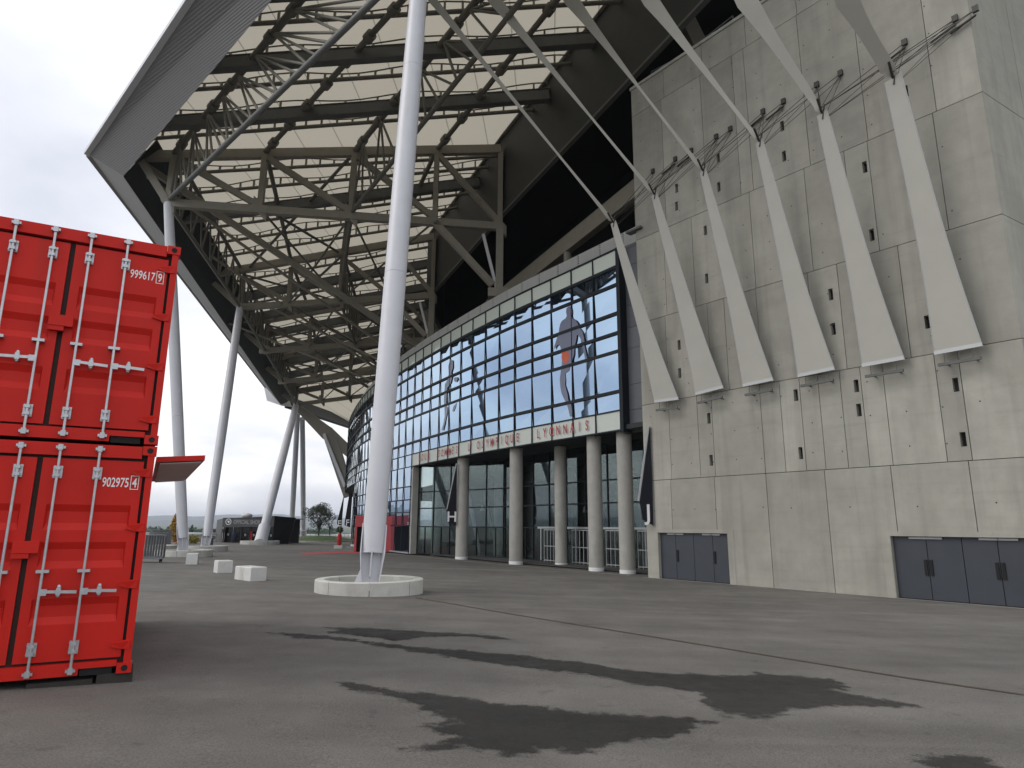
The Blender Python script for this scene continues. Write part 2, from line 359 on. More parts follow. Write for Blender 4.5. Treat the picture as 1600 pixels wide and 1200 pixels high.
# hills on the horizon: rows of ridges
for k, (dist, hh, seed) in enumerate(((5200, 62, 1.3), (6800, 105, 4.1))):
    g = MB(); pts = []
    N_ = 160
    for i in range(N_):
        a = R(-80 + 130 * i / (N_ - 1))
        h = hh * (.72 + .16 * math.sin(a * 7 + seed) + .10 * math.sin(a * 19 + seed * 2) + .05 * math.sin(a * 43 + seed))
        for dr, hf in ((-900, 0), (-500, .45), (-150, .88), (0, 1), (400, .6), (900, 0)):
            pts.append(Vector(((dist + dr) * math.sin(a), (dist + dr) * math.cos(a), -10 + h * hf * (1 + .06 * math.sin(a * 90 + dr)))))
    g.add(pts, [(i * 6 + j, i * 6 + j + 1, (i + 1) * 6 + j + 1, (i + 1) * 6 + j) for i in range(N_ - 1) for j in range(5)], 0, True)
    g.build('hills', 'hill', kind='structure')

# wet patches on the asphalt (outlines read from the photograph, laid on the plaza)
import numpy as np
def m_wet():
    m = MAT['asphalt_wet']; n = m.node_tree; bs = n.nodes['Principled BSDF']; o = [x for x in n.nodes if x.type == 'OUTPUT_MATERIAL'][0]; L = n.links.new
    at = n.nodes.new('ShaderNodeAttribute'); at.attribute_name = 'inside'; g = n.nodes.new('ShaderNodeNewGeometry'); acc = at.outputs['Fac']
    for sc_, am, det in ((1.6, .11, 5), (7, .08, 5), (50, .04, 2)):
        x = n.nodes.new('ShaderNodeTexNoise'); x.inputs['Scale'].default_value = sc_; x.inputs['Detail'].default_value = det; L(g.outputs['Position'], x.inputs['Vector'])
        r_ = n.nodes.new('ShaderNodeMapRange'); r_.inputs[1].default_value = .3; r_.inputs[2].default_value = .7; r_.inputs[3].default_value = -am; r_.inputs[4].default_value = am; r_.clamp = False; L(x.outputs['Fac'], r_.inputs[0])
        ad = n.nodes.new('ShaderNodeMath'); ad.operation = 'ADD'; L(acc, ad.inputs[0]); L(r_.outputs[0], ad.inputs[1]); acc = ad.outputs[0]
    r_ = n.nodes.new('ShaderNodeMapRange'); r_.inputs[1].default_value = -.04; r_.inputs[2].default_value = .10; L(acc, r_.inputs[0])
    x = n.nodes.new('ShaderNodeTexNoise'); x.inputs['Scale'].default_value = 2.4; x.inputs['Detail'].default_value = 8; x.inputs['Roughness'].default_value = .7; L(g.outputs['Position'], x.inputs['Vector'])
    r2 = n.nodes.new('ShaderNodeMapRange'); r2.inputs[1].default_value = .3; r2.inputs[2].default_value = .62; r2.inputs[3].default_value = .68; r2.inputs[4].default_value = .97; L(x.outputs['Fac'], r2.inputs[0])
    mu = n.nodes.new('ShaderNodeMath'); mu.operation = 'MULTIPLY'; L(r_.outputs[0], mu.inputs[0]); L(r2.outputs[0], mu.inputs[1]); r_ = mu
    mx_ = n.nodes.new('ShaderNodeMixShader'); tr = n.nodes.new('ShaderNodeBsdfTransparent'); L(r_.outputs[0], mx_.inputs[0]); L(tr.outputs[0], mx_.inputs[1]); L(bs.outputs[0], mx_.inputs[2]); L(mx_.outputs[0], o.inputs[0])
m_wet()
def wet(pxs, cell=.09, shrink=0.0):
    P_ = np.array([gnd(*p).xy for p in pxs]); mar = .5; x0, y0 = P_.min(0) - mar; x1, y1 = P_.max(0) + mar
    xs = np.arange(x0, x1, cell); ys = np.arange(y0, y1, cell); X, Y = np.meshgrid(xs, ys); Q = np.stack([X.ravel(), Y.ravel()], 1)
    A, B = P_, np.roll(P_, -1, 0); dmin = np.full(len(Q), 1e9); ins = np.zeros(len(Q), bool)
    for a_, b_ in zip(A, B):
        d_ = b_ - a_; t = np.clip(((Q - a_) @ d_) / max(d_ @ d_, 1e-9), 0, 1); dmin = np.minimum(dmin, np.linalg.norm(Q - a_ - t[:, None] * d_, axis=1))
        c = (a_[1] > Q[:, 1]) != (b_[1] > Q[:, 1])
        with np.errstate(divide='ignore', invalid='ignore'): ins ^= c & (Q[:, 0] < (b_[0] - a_[0]) * (Q[:, 1] - a_[1]) / (b_[1] - a_[1]) + a_[0])
    sd = np.where(ins, dmin, -dmin) - shrink; nx, ny = len(xs), len(ys); keep = (sd > -.48).reshape(ny, nx); idx = -np.ones(nx * ny, int)
    fs = []
    for j in range(ny - 1):
        for i in range(nx - 1):
            if keep[j, i] or keep[j + 1, i] or keep[j, i + 1] or keep[j + 1, i + 1]: fs.append((j * nx + i, j * nx + i + 1, (j + 1) * nx + i + 1, (j + 1) * nx + i))
    used = sorted({v for f in fs for v in f}); mp = {v: k for k, v in enumerate(used)}
    me = bpy.data.meshes.new('wet_patch'); me.from_pydata([(Q[v][0], Q[v][1], gz(*Q[v]) + .004) for v in used], [], [[mp[v] for v in f] for f in fs])
    at = me.attributes.new('inside', 'FLOAT', 'POINT'); at.data.foreach_set('value', [float(sd[v]) for v in used]); me.materials.append(MAT['asphalt_wet'])
    ob = bpy.data.objects.new('wet_patch', me); col.objects.link(ob); ob['kind'] = 'structure'
wet([(525, 1066), (560, 1069), (640, 1083), (720, 1094), (800, 1102), (880, 1110), (960, 1117), (1020, 1121), (1060, 1123), (1105, 1128), (1080, 1132), (1060, 1146), (985, 1157), (940, 1167), (900, 1172), (850, 1168), (820, 1176), (765, 1183), (790, 1174), (720, 1169), (690, 1174), (660, 1172), (690, 1160), (715, 1150), (682, 1146), (668, 1138), (702, 1128), (708, 1118), (672, 1108), (655, 1098), (600, 1086)], .06, -.05)
wet([(390, 987), (470, 990), (545, 997), (600, 1006), (680, 1013), (760, 1020), (840, 1026), (900, 1034), (960, 1044), (1030, 1052), (1120, 1054), (1180, 1052), (1240, 1056), (1300, 1060), (1330, 1074), (1300, 1080), (1370, 1090), (1455, 1106), (1400, 1106), (1330, 1104), (1290, 1103), (1240, 1112), (1190, 1122), (1130, 1116), (1095, 1098), (1085, 1082), (1040, 1076), (960, 1062), (880, 1050), (800, 1042), (720, 1030), (640, 1018), (560, 1004), (460, 996)], .08, .0)
wet([(430, 976), (520, 978), (600, 980), (680, 984), (760, 988), (845, 1004), (780, 1003), (720, 998), (660, 1000), (620, 1008), (560, 998), (500, 992), (440, 988), (500, 985)], .1, .28)
wet([(1400, 1186), (1440, 1178), (1500, 1176), (1545, 1184), (1580, 1200), (1600, 1215), (1480, 1210)], .05, .02)
# seams in the paving: two narrow sealed joints
def seam(pxs, w, m):
    g = MB(); pts = [gnd(*p) for p in pxs]
    for a, b in zip(pts[:-1], pts[1:]):
        k = max(1, int((b - a).length / 1.5)); nr = Vector((-(b - a).y, (b - a).x, 0)).normalized() * w / 2
        for j in range(k):
            q = [a.lerp(b, j / k) - nr, a.lerp(b, (j + 1) / k) - nr, a.lerp(b, (j + 1) / k) + nr, a.lerp(b, j / k) + nr]
            for v in q: v.z = gz(v.x, v.y) + .008
            g.add(q, [(0, 3, 2, 1)] if (q[1] - q[0]).cross(q[2] - q[0]).z < 0 else [(0, 1, 2, 3)])
    g.build('paving_joint', m, kind='structure')
mat('seam_brown', (.075, .058, .040), .9, var=.3, scale=5)
seam([(650, 934), (800, 960), (1000, 992), (1240, 1031), (1420, 1060), (1600, 1086)], .10, 'seam_brown')
# pale gutter strip along the foot of the stand
mat('kerb_pale', (.34, .33, .30), .85, var=.15, scale=4)

# ================================================================== CONCRETE WALL BLOCK
DW = 27.4; WP = NW * DW; SW = -UW
def wl(px, py, off=0.0):
    p = vpl(px, py, NW * (DW - off), AZW); return SW.dot(p) - S0, p.z
S0 = 0.0; S0 = wl(1003, 630)[0]
def wp(s, z, off=0.0): return NW * (DW - off) + SW * (s + S0) + Vector((0, 0, z))
S_END = wl(1566, 335)[0]
ZT = wl(1000, 133)[1]; ZJ1 = wl(1000, 176)[1]; ZJ2 = (wl(1000, 378)[1] + wl(1388, 200)[1]) / 2
ZJ2b = (wl(1013, 501)[1] + wl(1317, 410)[1]) / 2; ZJ3 = (wl(1000, 632)[1] + wl(1600, 531)[1]) / 2
ZJ4 = (wl(1019, 749)[1] + wl(1570, 719)[1]) / 2; ZG = gz(*(NW * DW).xy)
slots_px = [(1057, 294), (1057, 322), (1122, 247), (1123, 292), (1222, 197), (1225, 244), (1354, 260), (1362, 367), (1415, 143), (1102, 360), (1104, 435), (1061, 539), (1062, 583), (1298, 460), (1302, 514), (1449, 503), (1111, 653), (1114, 719), (1246, 617), (1251, 708), (1344, 602), (1347, 640), (1501, 600), (1509, 686)]
slots = [wl(*p) for p in slots_px]
bands = [
 (ZJ1, ZT, [(1037, 140), (1097, 100), (1164, 50), (1244, 10), (1330, -30), (1430, -90)], None),
 (ZJ2, ZJ1, [(1037, 260), (1098, 200), (1147, 150), (1173, 240), (1252, 110), (1347, 140), (1450, 80)], None),
 (ZJ2b, ZJ2, [(1040, 440), (1083, 400), (1176, 380), (1263, 340), (1323, 280), (1366, 320), (1470, 270)], None),
 (ZJ3, ZJ2b, [(1041, 540), (1085, 520), (1107, 520), (1134, 520), (1187, 540), (1268, 500), (1318, 520), (1414, 480), (1466, 470)], None),
 (ZJ4, ZJ3, [(1047, 690), (1092, 690), (1115, 690), (1192, 680), (1223, 670), (1254, 660), (1284, 660), (1318, 650), (1351, 650), (1387, 650), (1470, 640), (1510, 650)], None),
 (ZG, ZJ4, [(1049, 780), (1118, 780), (1200, 790), (1293, 790), (1397, 780), (1521, 780)], None)]
d1 = (wl(1030, 880)[0], wl(1139, 880)[0], wl(1085, 833)[1]); d2 = (wl(1397, 890)[0], S_END - .35, wl(1420, 838)[1])
wall = thing('concrete_wall', 'tall raw concrete stadium wall of large jointed panels behind the white fabric strips', 'wall', wp(0, ZG))
GAP = .013
def panel(s0, s1, z0, z1, holes, parent=wall, name='panel', P=wp, m='concrete', thick=.22):
    g = MB(); ss = sorted({s0, s1} | {min(max(h, s0), s1) for H in holes for h in H[:2]}); zs = sorted({z0, z1} | {min(max(h, z0), z1) for H in holes for h in H[2:]})
    def inh(s, z): return any(H[0] - 1e-6 < s < H[1] + 1e-6 and H[2] - 1e-6 < z < H[3] + 1e-6 for H in holes)
    for a, b in zip(ss[:-1], ss[1:]):
        for c, d in zip(zs[:-1], zs[1:]):
            if not inh((a + b) / 2, (c + d) / 2): g.add([P(a, c), P(b, c), P(b, d), P(a, d)], [(0, 1, 2, 3)])
    for H in holes:
        a, b, c, d = max(H[0], s0), min(H[1], s1), max(H[2], z0), min(H[3], z1)
        q = [(a, c), (b, c), (b, d), (a, d)]
        for (x0, y0), (x1, y1) in zip(q, q[1:] + q[:1]):
            if (x0 == x1 and (H[0] < s0 if x0 == a else H[1] > s1)) or (y0 == y1 and y0 <= z0): continue
            g.add([P(x0, y0), P(x0, y0, -thick), P(x1, y1, -thick), P(x1, y1)], [(0, 1, 2, 3)])
    zl_ = max([z0] + [H[3] for H in holes if H[0] < s0 and H[2] <= z0]); zr_ = max([z0] + [H[3] for H in holes if H[1] > s1 and H[2] <= z0])
    q = [(s0, zl_), (s1, zr_), (s1, z1), (s0, z1)]
    for ei, ((x0, y0), (x1, y1)) in enumerate(zip(q, q[1:] + q[:1])):
        if ei == 0 and (zl_ > z0 or zr_ > z0): continue
        g.add([P(x0, y0), P(x0, y0, -thick), P(x1, y1, -thick), P(x1, y1)], [(3, 2, 1, 0)])
    return g.build(name, m, parent)
for bi, (z0, z1, jx, _) in enumerate(bands):
    js = [0.0] + sorted(s for s in (wl(*p)[0] for p in jx) if .3 < s < S_END - .3) + [S_END]
    for a, b in zip(js[:-1], js[1:]):
        hs = [(min(max(s, a + .2), b - .2) - .095, min(max(s, a + .2), b - .2) + .095, z - .26, z + .26) for s, z in slots if a < s < b and z0 + .35 < z < z1 - .35 and b - a > .5]
        if bi == 5: hs += [(d[0], d[1], z0, d[2]) for d in (d1, d2) if d[1] > a + .02 and d[0] < b - .02]
        panel(a + GAP, b - GAP, z0 + (GAP if bi < 5 else 0), z1 - GAP, hs)
g = MB(); c0, c1 = wp(0, ZG - .3, -.23), wp(S_END, ZG - .3, -.23)      # body behind the panels
top = Vector((0, 0, ZT - ZG + .3)); back = NW * 7
def prism(g, base, top, mi=0): return g.poly(base, top, mi)
def wall_body(name, s0, s1, z0, z1, mm):
    g = MB(); g.poly([wp(s0, z0, -.235), wp(s1, z0, -.235), wp(s1, z0, -6), wp(s0, z0, -6)], Vector((0, 0, z1 - z0))); return g.build(name, mm, wall)
wall_body('core', .03, d1[0], ZG - .3, ZT - .05, 'joint'); wall_body('core', d1[0] + .002, d1[1], d1[2], ZT - .05, 'joint')
wall_body('core', d1[1] + .002, d2[0], ZG - .3, ZT - .05, 'joint'); wall_body('core', d2[0] + .002, S_END - .1, d2[2], ZT - .05, 'joint')
for s, z in slots:
    if .3 < s < S_END - .3:
        g = MB(); g.box(wp(s, z, -.228), SW * .14, NW * .004, (0, 0, .31)); g.build('slot', 'slot_dark', wall)
rnd_t = random.Random(9)
for bi, (z0, z1, jx, _) in enumerate(bands):
    g = MB(); s_ = .6
    while s_ < S_END - .4:
        zz_ = z0 + .7
        while zz_ < z1 - .4:
            if rnd_t.random() < .75 and not (bi == 5 and zz_ < ZG + 2.7):
                p = wp(s_ + rnd_t.uniform(-.05, .05), zz_ + rnd_t.uniform(-.05, .05), .0015); r_ = .03
                g.add([p + SW * r_ * math.cos(k * math.pi / 4) + Vector((0, 0, r_ * math.sin(k * math.pi / 4))) for k in range(8)], [tuple(range(8))])
            zz_ += 1.35
        s_ += 1.25
    g.build('tie_holes', 'joint', wall, kind='stuff')
# left end face of the block
def lp(s, z, off=0.0): return wp(0 + off * -1 if False else 0, z) + NW * s + SW * (-off)
for z0, z1, _, _ in bands: panel(.05, 5.9, z0 + GAP, z1 - GAP, [], P=lambda s, z, off=0.0: wp(.012, z) + NW * (5.95 - s) + SW * (-off) if off == 0 else wp(.012, z) + NW * (5.95 - s) + SW * (.02))
# coping
g = MB(); g.poly([wp(-.05, ZT + .002, .06), wp(S_END + .05, ZT + .002, .06), wp(S_END + .05, ZT + .002, -6), wp(-.05, ZT + .002, -6)], (0, 0, .18)); g.build('coping', 'concrete_grey', wall)
# right-hand face beyond the corner
cz = wl(1566, 335)[1]; q_ = atz(1600, 352, cz); cpos = wp(S_END, cz); dirR = Vector((q_.x - cpos.x, q_.y - cpos.y, 0)).normalized(); nR = Vector((-dirR.y, dirR.x, 0))
if nR.dot(Vector((cpos.x, cpos.y, 0))) < 0: nR = -nR
def rp(s, z, off=0.0): return Vector((cpos.x, cpos.y, z)) + dirR * s - nR * off
for z0, z1, _, _ in bands:
    for a, b in ((0, 3.5), (3.5, 8), (8, 14)): panel(a + GAP, b - GAP, z0 + GAP, z1 - GAP, [], P=rp)
g = MB(); g.poly([rp(.1, ZG - .3, -.24), rp(14, ZG - .3, -.24), rp(14, ZG - .3, -6), rp(.1, ZG - .3, -6)], (0, 0, ZT - ZG + .2)); g.build('core', 'joint', wall)
# doors: dark grey leaves in pale frames
for di, (a, b, zt) in enumerate((d1, d2)):
    g = MB()
    g.box((wp(a - .17, ZG, .0) + wp(a - .17, zt, .03)) / 2 + NW * .05, SW * .165, NW * .06, (0, 0, (zt - ZG) / 2))
    g.box((wp(b + .17, ZG) + wp(b + .17, zt)) / 2 + NW * .05, SW * .165, NW * .06, (0, 0, (zt - ZG) / 2)) if di == 0 else None
    g.box(wp((a + b) / 2, zt + .09) + NW * .05, SW * ((b - a) / 2 + .33), NW * .06, (0, 0, .088)); g.build('door_frame', 'concrete', wall)
    edges = [a] + [wl(x, 880)[0] for x in ((1054, 1082, 1112) if di == 0 else (1448, 1504, 1560))] + [b]
    dr = []
    for i, (x0, x1) in enumerate(zip(edges[:-1], edges[1:])):
        g = MB(); g.box(wp((x0 + x1) / 2, (ZG + zt) / 2, -.20), SW * ((x1 - x0) / 2 - .012), NW * .03, (0, 0, (zt - ZG) / 2 - .02)); lf = g.build('door_leaf', 'door_grey', wall)
        g = MB(); hs_ = x1 - .09 if i % 2 == 0 else x0 + .09
        if i % 2 == 1 or di == 1: g.box(wp(hs_, ZG + 1.15, -.15), SW * .05, NW * .03, (0, 0, .28)); g.build('handle', 'slot_dark', lf)
        g = MB(); g.box(wp((x0 + x1) / 2 + (.3 if i % 2 == 0 else -.3), zt - .06, -.14), SW * .28, NW * .04, (0, 0, .035)); g.build('door_closer', 'frame_light', lf)
# gutter strip
g = MB()
for a, b in ((wp(-.2, 0, .22), wp(S_END, 0, .22)),):
    q = [a + NW * .2, b + NW * .2, b - NW * .05, a - NW * .05]
    for v in q: v.z = gz(v.x, v.y) + .006
    g.add(q, [(0, 1, 2, 3)] if (q[1] - q[0]).cross(q[2] - q[0]).z > 0 else [(3, 2, 1, 0)])
g.build('gutter', 'kerb_pale', kind='structure')

# ================================================================== FABRIC STRIPS ON THE WALL
fins = [((1023, 629), (1060, 624), (958, 347), (676, 0), 15), ((1087, 617), (1130, 606), (1022, 303), (773, 0), 23), ((1161, 604), (1208, 594), (1098, 266), (893, 0), 27),
        ((1247, 589), (1304, 577), (1186, 220), (1016, 0), 28), ((1347, 573), (1413, 561), (1284, 176), (1166, 0), 36), ((1460, 554), (1535, 540), (1395, 121), (1323, 0), 36)]
anchors = [[(1021, 268)], [(1056, 249), (1081, 236)], [(1120, 214), (1142, 202)], [(1193, 175), (1225, 159)], [(1277, 133), (1314, 115)], [(1414, 67), (1493, 30), (1525, 15)]]
fin_words = ['narrowest, beside the dark grey cladding', 'second from the glass front', 'third from the glass front', 'fourth from the glass front', 'fifth from the glass front', 'widest, next to the wall corner']
def ribbon(g, a0, a1, b0, b1, n, mi=0):
    vs = []
    for i in range(n + 1):
        t = i / n; sag = .10 * math.sin(math.pi * t)
        l, r_ = Vector(a0).lerp(Vector(b0), t), Vector(a1).lerp(Vector(b1), t); c = (l + r_) / 2
        for k in range(5): 
            q = l.lerp(r_, k / 4); vs.append(q + (c - q) * sag * 2.0)
    g.add(vs, [(i * 5 + k, i * 5 + k + 1, i * 5 + 5 + k + 1, i * 5 + 5 + k) for i in range(n) for k in range(4)], mi, True); return vs
for i, (bl, br, pk, tp, wtop) in enumerate(fins):
    OFFB, OFFP = .45, 1.7
    BL = wp(wl(*bl, OFFB)[0], wl(*bl, OFFB)[1], OFFB); BR = wp(wl(*br, OFFB)[0], wl(*br, OFFB)[1], OFFB)
    PK = vpl(*pk, NW * (DW - OFFP), AZW)
    TPc = atz(tp[0], tp[1], 32.0)
    if NW.dot(TPc) > DW - 5: TPc = vpl(tp[0], tp[1], NW * (DW - 4.2), AZW)
    ext = (TPc - PK).normalized(); TPc2 = TPc
    ed = azv(-48); hw = wtop / 1035 * TPc2.length / 2 * .68
    t = thing('fabric_strip', f'white twisted fabric strip on the concrete wall, {fin_words[i]}', 'fabric strip', BL, 'fabric strips over the concrete wall')
    su = NW * -.55 + Vector((0, 0, .35)) + SW * .12; pw = max(.16, [7, 8, 8, 10, 13, 19][i] / 1035 * PK.length / 2)
    perp = ray(*pk).normalized().cross((TPc2 - PK).normalized()).normalized()
    if perp.x < 0: perp = -perp
    e0, e1 = PK - perp * pw, PK + perp * pw
    g = MB(); vs = ribbon(g, BL, BR, e0, e1, 14); g.build('lower_membrane', 'fabric', t)
    # upper ribbon turns edge-on half way up
    mid = PK.lerp(TPc2, [.30, .38, .42, .30, .14, .10][i]); mw = [.06, .06, .06, .09, .15, .26][i]
    m0, m1 = mid - perp * mw, mid + perp * mw
    te = perp * hw
    g = MB(); ribbon(g, e0 + su * .35, e1 - su * .35, m0, m1, 6); ribbon(g, m0, m1, TPc2 - te, TPc2 + te, 12); ribbon(g, TPc2 - te, TPc2 + te, TPc2 - te + (TPc2 - mid) * .35, TPc2 + te + (TPc2 - mid) * .35, 4)
    g.build('upper_membrane', 'fabric', t)
    g = MB(); g.beam(BL + Vector((0, 0, .05)), BR + Vector((0, 0, .05)), .07, .14); g.build('bottom_bar', 'frame_light', t)
    g = MB(); dn = Vector((0, 0, -.42)); g.beam(BL.lerp(BR, .05) + dn, BL.lerp(BR, .95) + dn, .09, .11)
    for k in (.2, .5, .8): g.tube(BL.lerp(BR, k) + dn, BL.lerp(BR, k), .015, n=5)
    for k in (.2, .8): g.tube(BL.lerp(BR, k) + dn, BL.lerp(BR, k) + dn + NW * (OFFB + .02), .03, n=6)
    g.build('anchor_bar', 'steel_dark', t)
    # lacing along both edges
    for side in (0, 4):
        g = MB(); pts = [vs[j * 5 + side] for j in range(15)]
        for a, b in zip(pts[:-1], pts[1:]):
            g.tube(a, b, .016, n=5)
            for k in range(7):
                q = a.lerp(b, k / 7); o_ = (q - (vs[2] if side == 0 else vs[2])) * 0
                g.box(q, (.014, 0, 0), (0, .014, 0), (0, 0, .035))
        g.build('edge_cable', 'frame_light', t)
    g = MB(); s2 = PK + su; g.tube(PK - su * .5, s2, .05, n=6); g.tube(PK + Vector((0, 0, -.3)), s2 + NW * .6, .03, n=5); g.build('strut', 'cable', t)
    g = MB()
    for ap in anchors[i] + (anchors[i + 1] if i < 5 else []):
        s_, z_ = wl(*ap); A = wp(s_, z_, .02)
        g.tube(PK + su * .3, A, .017, n=4); g.tube(PK - su * .5, A + Vector((0, 0, -.2)), .013, n=4)
    g.build('tie_cable', 'cable', t)
    for ap in anchors[i]:
        s_, z_ = wl(*ap); g = MB(); g.box(wp(s_, z_, .06), SW * .10, NW * .06, (0, 0, .13)); g.tube(wp(s_, z_ - .3, .12), wp(s_ - .9, z_ - .55, .12), .05, n=6) if i % 2 else None
        g.build('anchor', 'cable', t)

# ================================================================== GLASS FRONT OF THE STAND
GP = [(6.35, 37.9), (3.4, 42.1), (.6, 46.0), (-2.1, 50.2), (-4.6, 54.4), (-7.1, 58.8), (-9.4, 63.0), (-12.0, 68.0), (-14.3, 73.0), (-16.5, 78.2), (-19.1, 84.6), (-21.4, 91.0), (-23.6, 97.6), (-25.7, 104.4), (-27.6, 111.5), (-29.2, 119), (-30.5, 127), (-31.5, 136)]
def crom(P, t):
    n = len(P) - 1; i = min(int(t), n - 1); u = t - i
    p = [Vector((*P[min(max(i + k, 0), n)], 0)) for k in (-1, 0, 1, 2)]
    return .5 * ((2 * p[1]) + (p[2] - p[0]) * u + (2 * p[0] - 5 * p[1] + 4 * p[2] - p[3]) * u * u + (3 * p[1] - p[0] - 3 * p[2] + p[3]) * u ** 3)
cs = [crom(GP, i * .02) for i in range(int((len(GP) - 1) / .02) + 1)]; al = [0.0]
for a, b in zip(cs[:-1], cs[1:]): al.append(al[-1] + (b - a).length)
def fc(l, off=0.0):                          # point on the front's plan curve at arc length l, off metres outwards
    if l <= 0: p, d = cs[0], (cs[1] - cs[0]); p = p + d.normalized() * l
    else:
        lo, hi = 0, len(al) - 1
        while hi - lo > 1:
            m = (lo + hi) // 2
            if al[m] <= l: lo = m
            else: hi = m
        d = cs[hi] - cs[lo]; p = cs[lo] + d * ((l - al[lo]) / max(al[hi] - al[lo], 1e-6))
    d = d.normalized(); return p + Vector((-d.y, d.x, 0)) * off
def fdir(l): return (fc(l + .1) - fc(l - .1)).normalized()
def px2l(px, py, z):                          # arc length of the front under a pixel, by horizontal direction
    r = ray(px, py); v = [c.x * r.y - c.y * r.x for c in cs]
    for i in range(len(cs) - 1):
        if v[i] == 0 or v[i] * v[i + 1] < 0: return al[i] + (al[i + 1] - al[i]) * v[i] / (v[i] - v[i + 1])
    return al[min(range(len(cs)), key=lambda i: abs(v[i]))]
def px_on(px, py, off):                       # point under a pixel column on the front's curve moved off metres outwards
    r = ray(px, py); v = lambda l: (lambda c: c.x * r.y - c.y * r.x)(fc(l, off))
    for i in range(-40, 900):
        a, b = v(i * .1), v(i * .1 + .1)
        if a * b <= 0: return fc(i * .1 + .1 * a / (a - b), off)
E_ = cs[0]
rows_px = [388, 416, 444, 489, 520, 549, 612, 641.5, 672.5]
RZ = [vpl(967, y, E_, -34)[2] for y in rows_px]; ZB, ZTOP = RZ[-1], RZ[0]; ZLOUV = ZTOP + 1.25
CW = 2.12; NC = int(al[-1] / CW)
front = thing('glass_front', 'curved glass front of the stadium stand with dark horizontal bars and red lettering', 'building', E_ + Vector((0, 0, ZG)))
npane = 0; rest = MB()
def pane(l0, l1, z0, z1, m, parent=front, off=0.0, tilt=.011, name='pane'):
    global npane
    j = [random.uniform(-tilt, tilt) for _ in range(4)]
    a, b = fc(l0 + .02, off), fc(l1 - .02, off); n = Vector((-(b - a).y, (b - a).x, 0)).normalized()
    f = [a + n * j[0] + Vector((0, 0, z0)), b + n * j[1] + Vector((0, 0, z0)), b + n * (j[2] + .03 * (z1 - z0)) + Vector((0, 0, z1)), a + n * (j[3] + .03 * (z1 - z0)) + Vector((0, 0, z1))]  # added outward lean at the top keeps roof steel out of the reflections
    g = MB() if npane < 296 else rest; mi = 0 if npane < 296 else {'glass_blue': 0, 'glass_frit_reflect': 1, 'glass_band': 2}.get(m, 0)
    g.poly(f, -n * .03, mi)
    if npane < 296: g.build(name, m, parent)
    npane += 1
REC0, REC1 = px2l(647.5, 728, ZB), px2l(553, 758, ZB); REC0 = round(REC0 / CW) * CW; REC1 = round(REC1 / CW) * CW
low_z = [depth(614, y, 69.0)[2] for y in (736, 765, 784, 802, 821)] ; low_z = [ZB] + low_z[1:] + [ZG + .12]
for c in range(NC):
    l0, l1 = c * CW, (c + 1) * CW
    for r_ in range(8): pane(l0, l1, RZ[r_ + 1], RZ[r_], 'glass_frit_reflect' if r_ == 0 else 'glass_band' if r_ == 7 and l1 <= REC0 + .1 else 'glass_blue')
    if l0 >= REC0 - .1 and l1 <= REC1 + .1:
        for r_ in range(5): pane(l0, l1, low_z[r_ + 1], low_z[r_], 'glass_blue')
rest.build('pane', ['glass_blue', 'glass_frit_reflect', 'glass_band'], front, kind='stuff')
# transoms: bars projecting along the curve, one part each
def curve_bar(name, m, l0, l1, z0, z1, o0, o1, parent, step=1.06, cap=True):
    g = MB(); n = max(1, round((l1 - l0) / step)); vs = []
    for i in range(n + 1):
        l = l0 + (l1 - l0) * i / n
        for o_, z in ((o0, z0), (o1, z0), (o1, z1), (o0, z1)): vs.append(fc(l, o_) + Vector((0, 0, z)))
    g.add(vs, [(i * 4 + k, i * 4 + (k + 1) % 4, i * 4 + 4 + (k + 1) % 4, i * 4 + 4 + k) for i in range(n) for k in range(4)] + [(3, 2, 1, 0), (n * 4, n * 4 + 1, n * 4 + 2, n * 4 + 3)])
    g.f = [f[::-1] for f in g.f]; return g.build(name, m, parent)
LE = NC * CW
for k, z in enumerate(RZ):
    big = 1 <= k <= 6
    curve_bar('transom', 'frame_dark', -.02, LE, z - (.095 if big else .04), z + (.095 if big else .04), -.05, .14 if big else .09, front)
for z in low_z[1:5]: curve_bar('transom', 'frame_dark', REC0, REC1, z - .05, z + .05, -.05, .12, front)
curve_bar('sill', 'frame_light', REC0, REC1, ZG, ZG + .12, -.1, .12, front)
for c in range(NC + 1):
    l = c * CW; p, d = fc(l, .08), fdir(l); n = Vector((-d.y, d.x, 0)); zlo = ZG + .1 if REC0 - .1 <= l <= REC1 + .1 else ZB - .02
    g = MB(); g.box(p + Vector((0, 0, (zlo + ZTOP) / 2)), d * .026, n * .035, (0, 0, (ZTOP - zlo) / 2)); g.build('mullion', 'frame_dark', front)
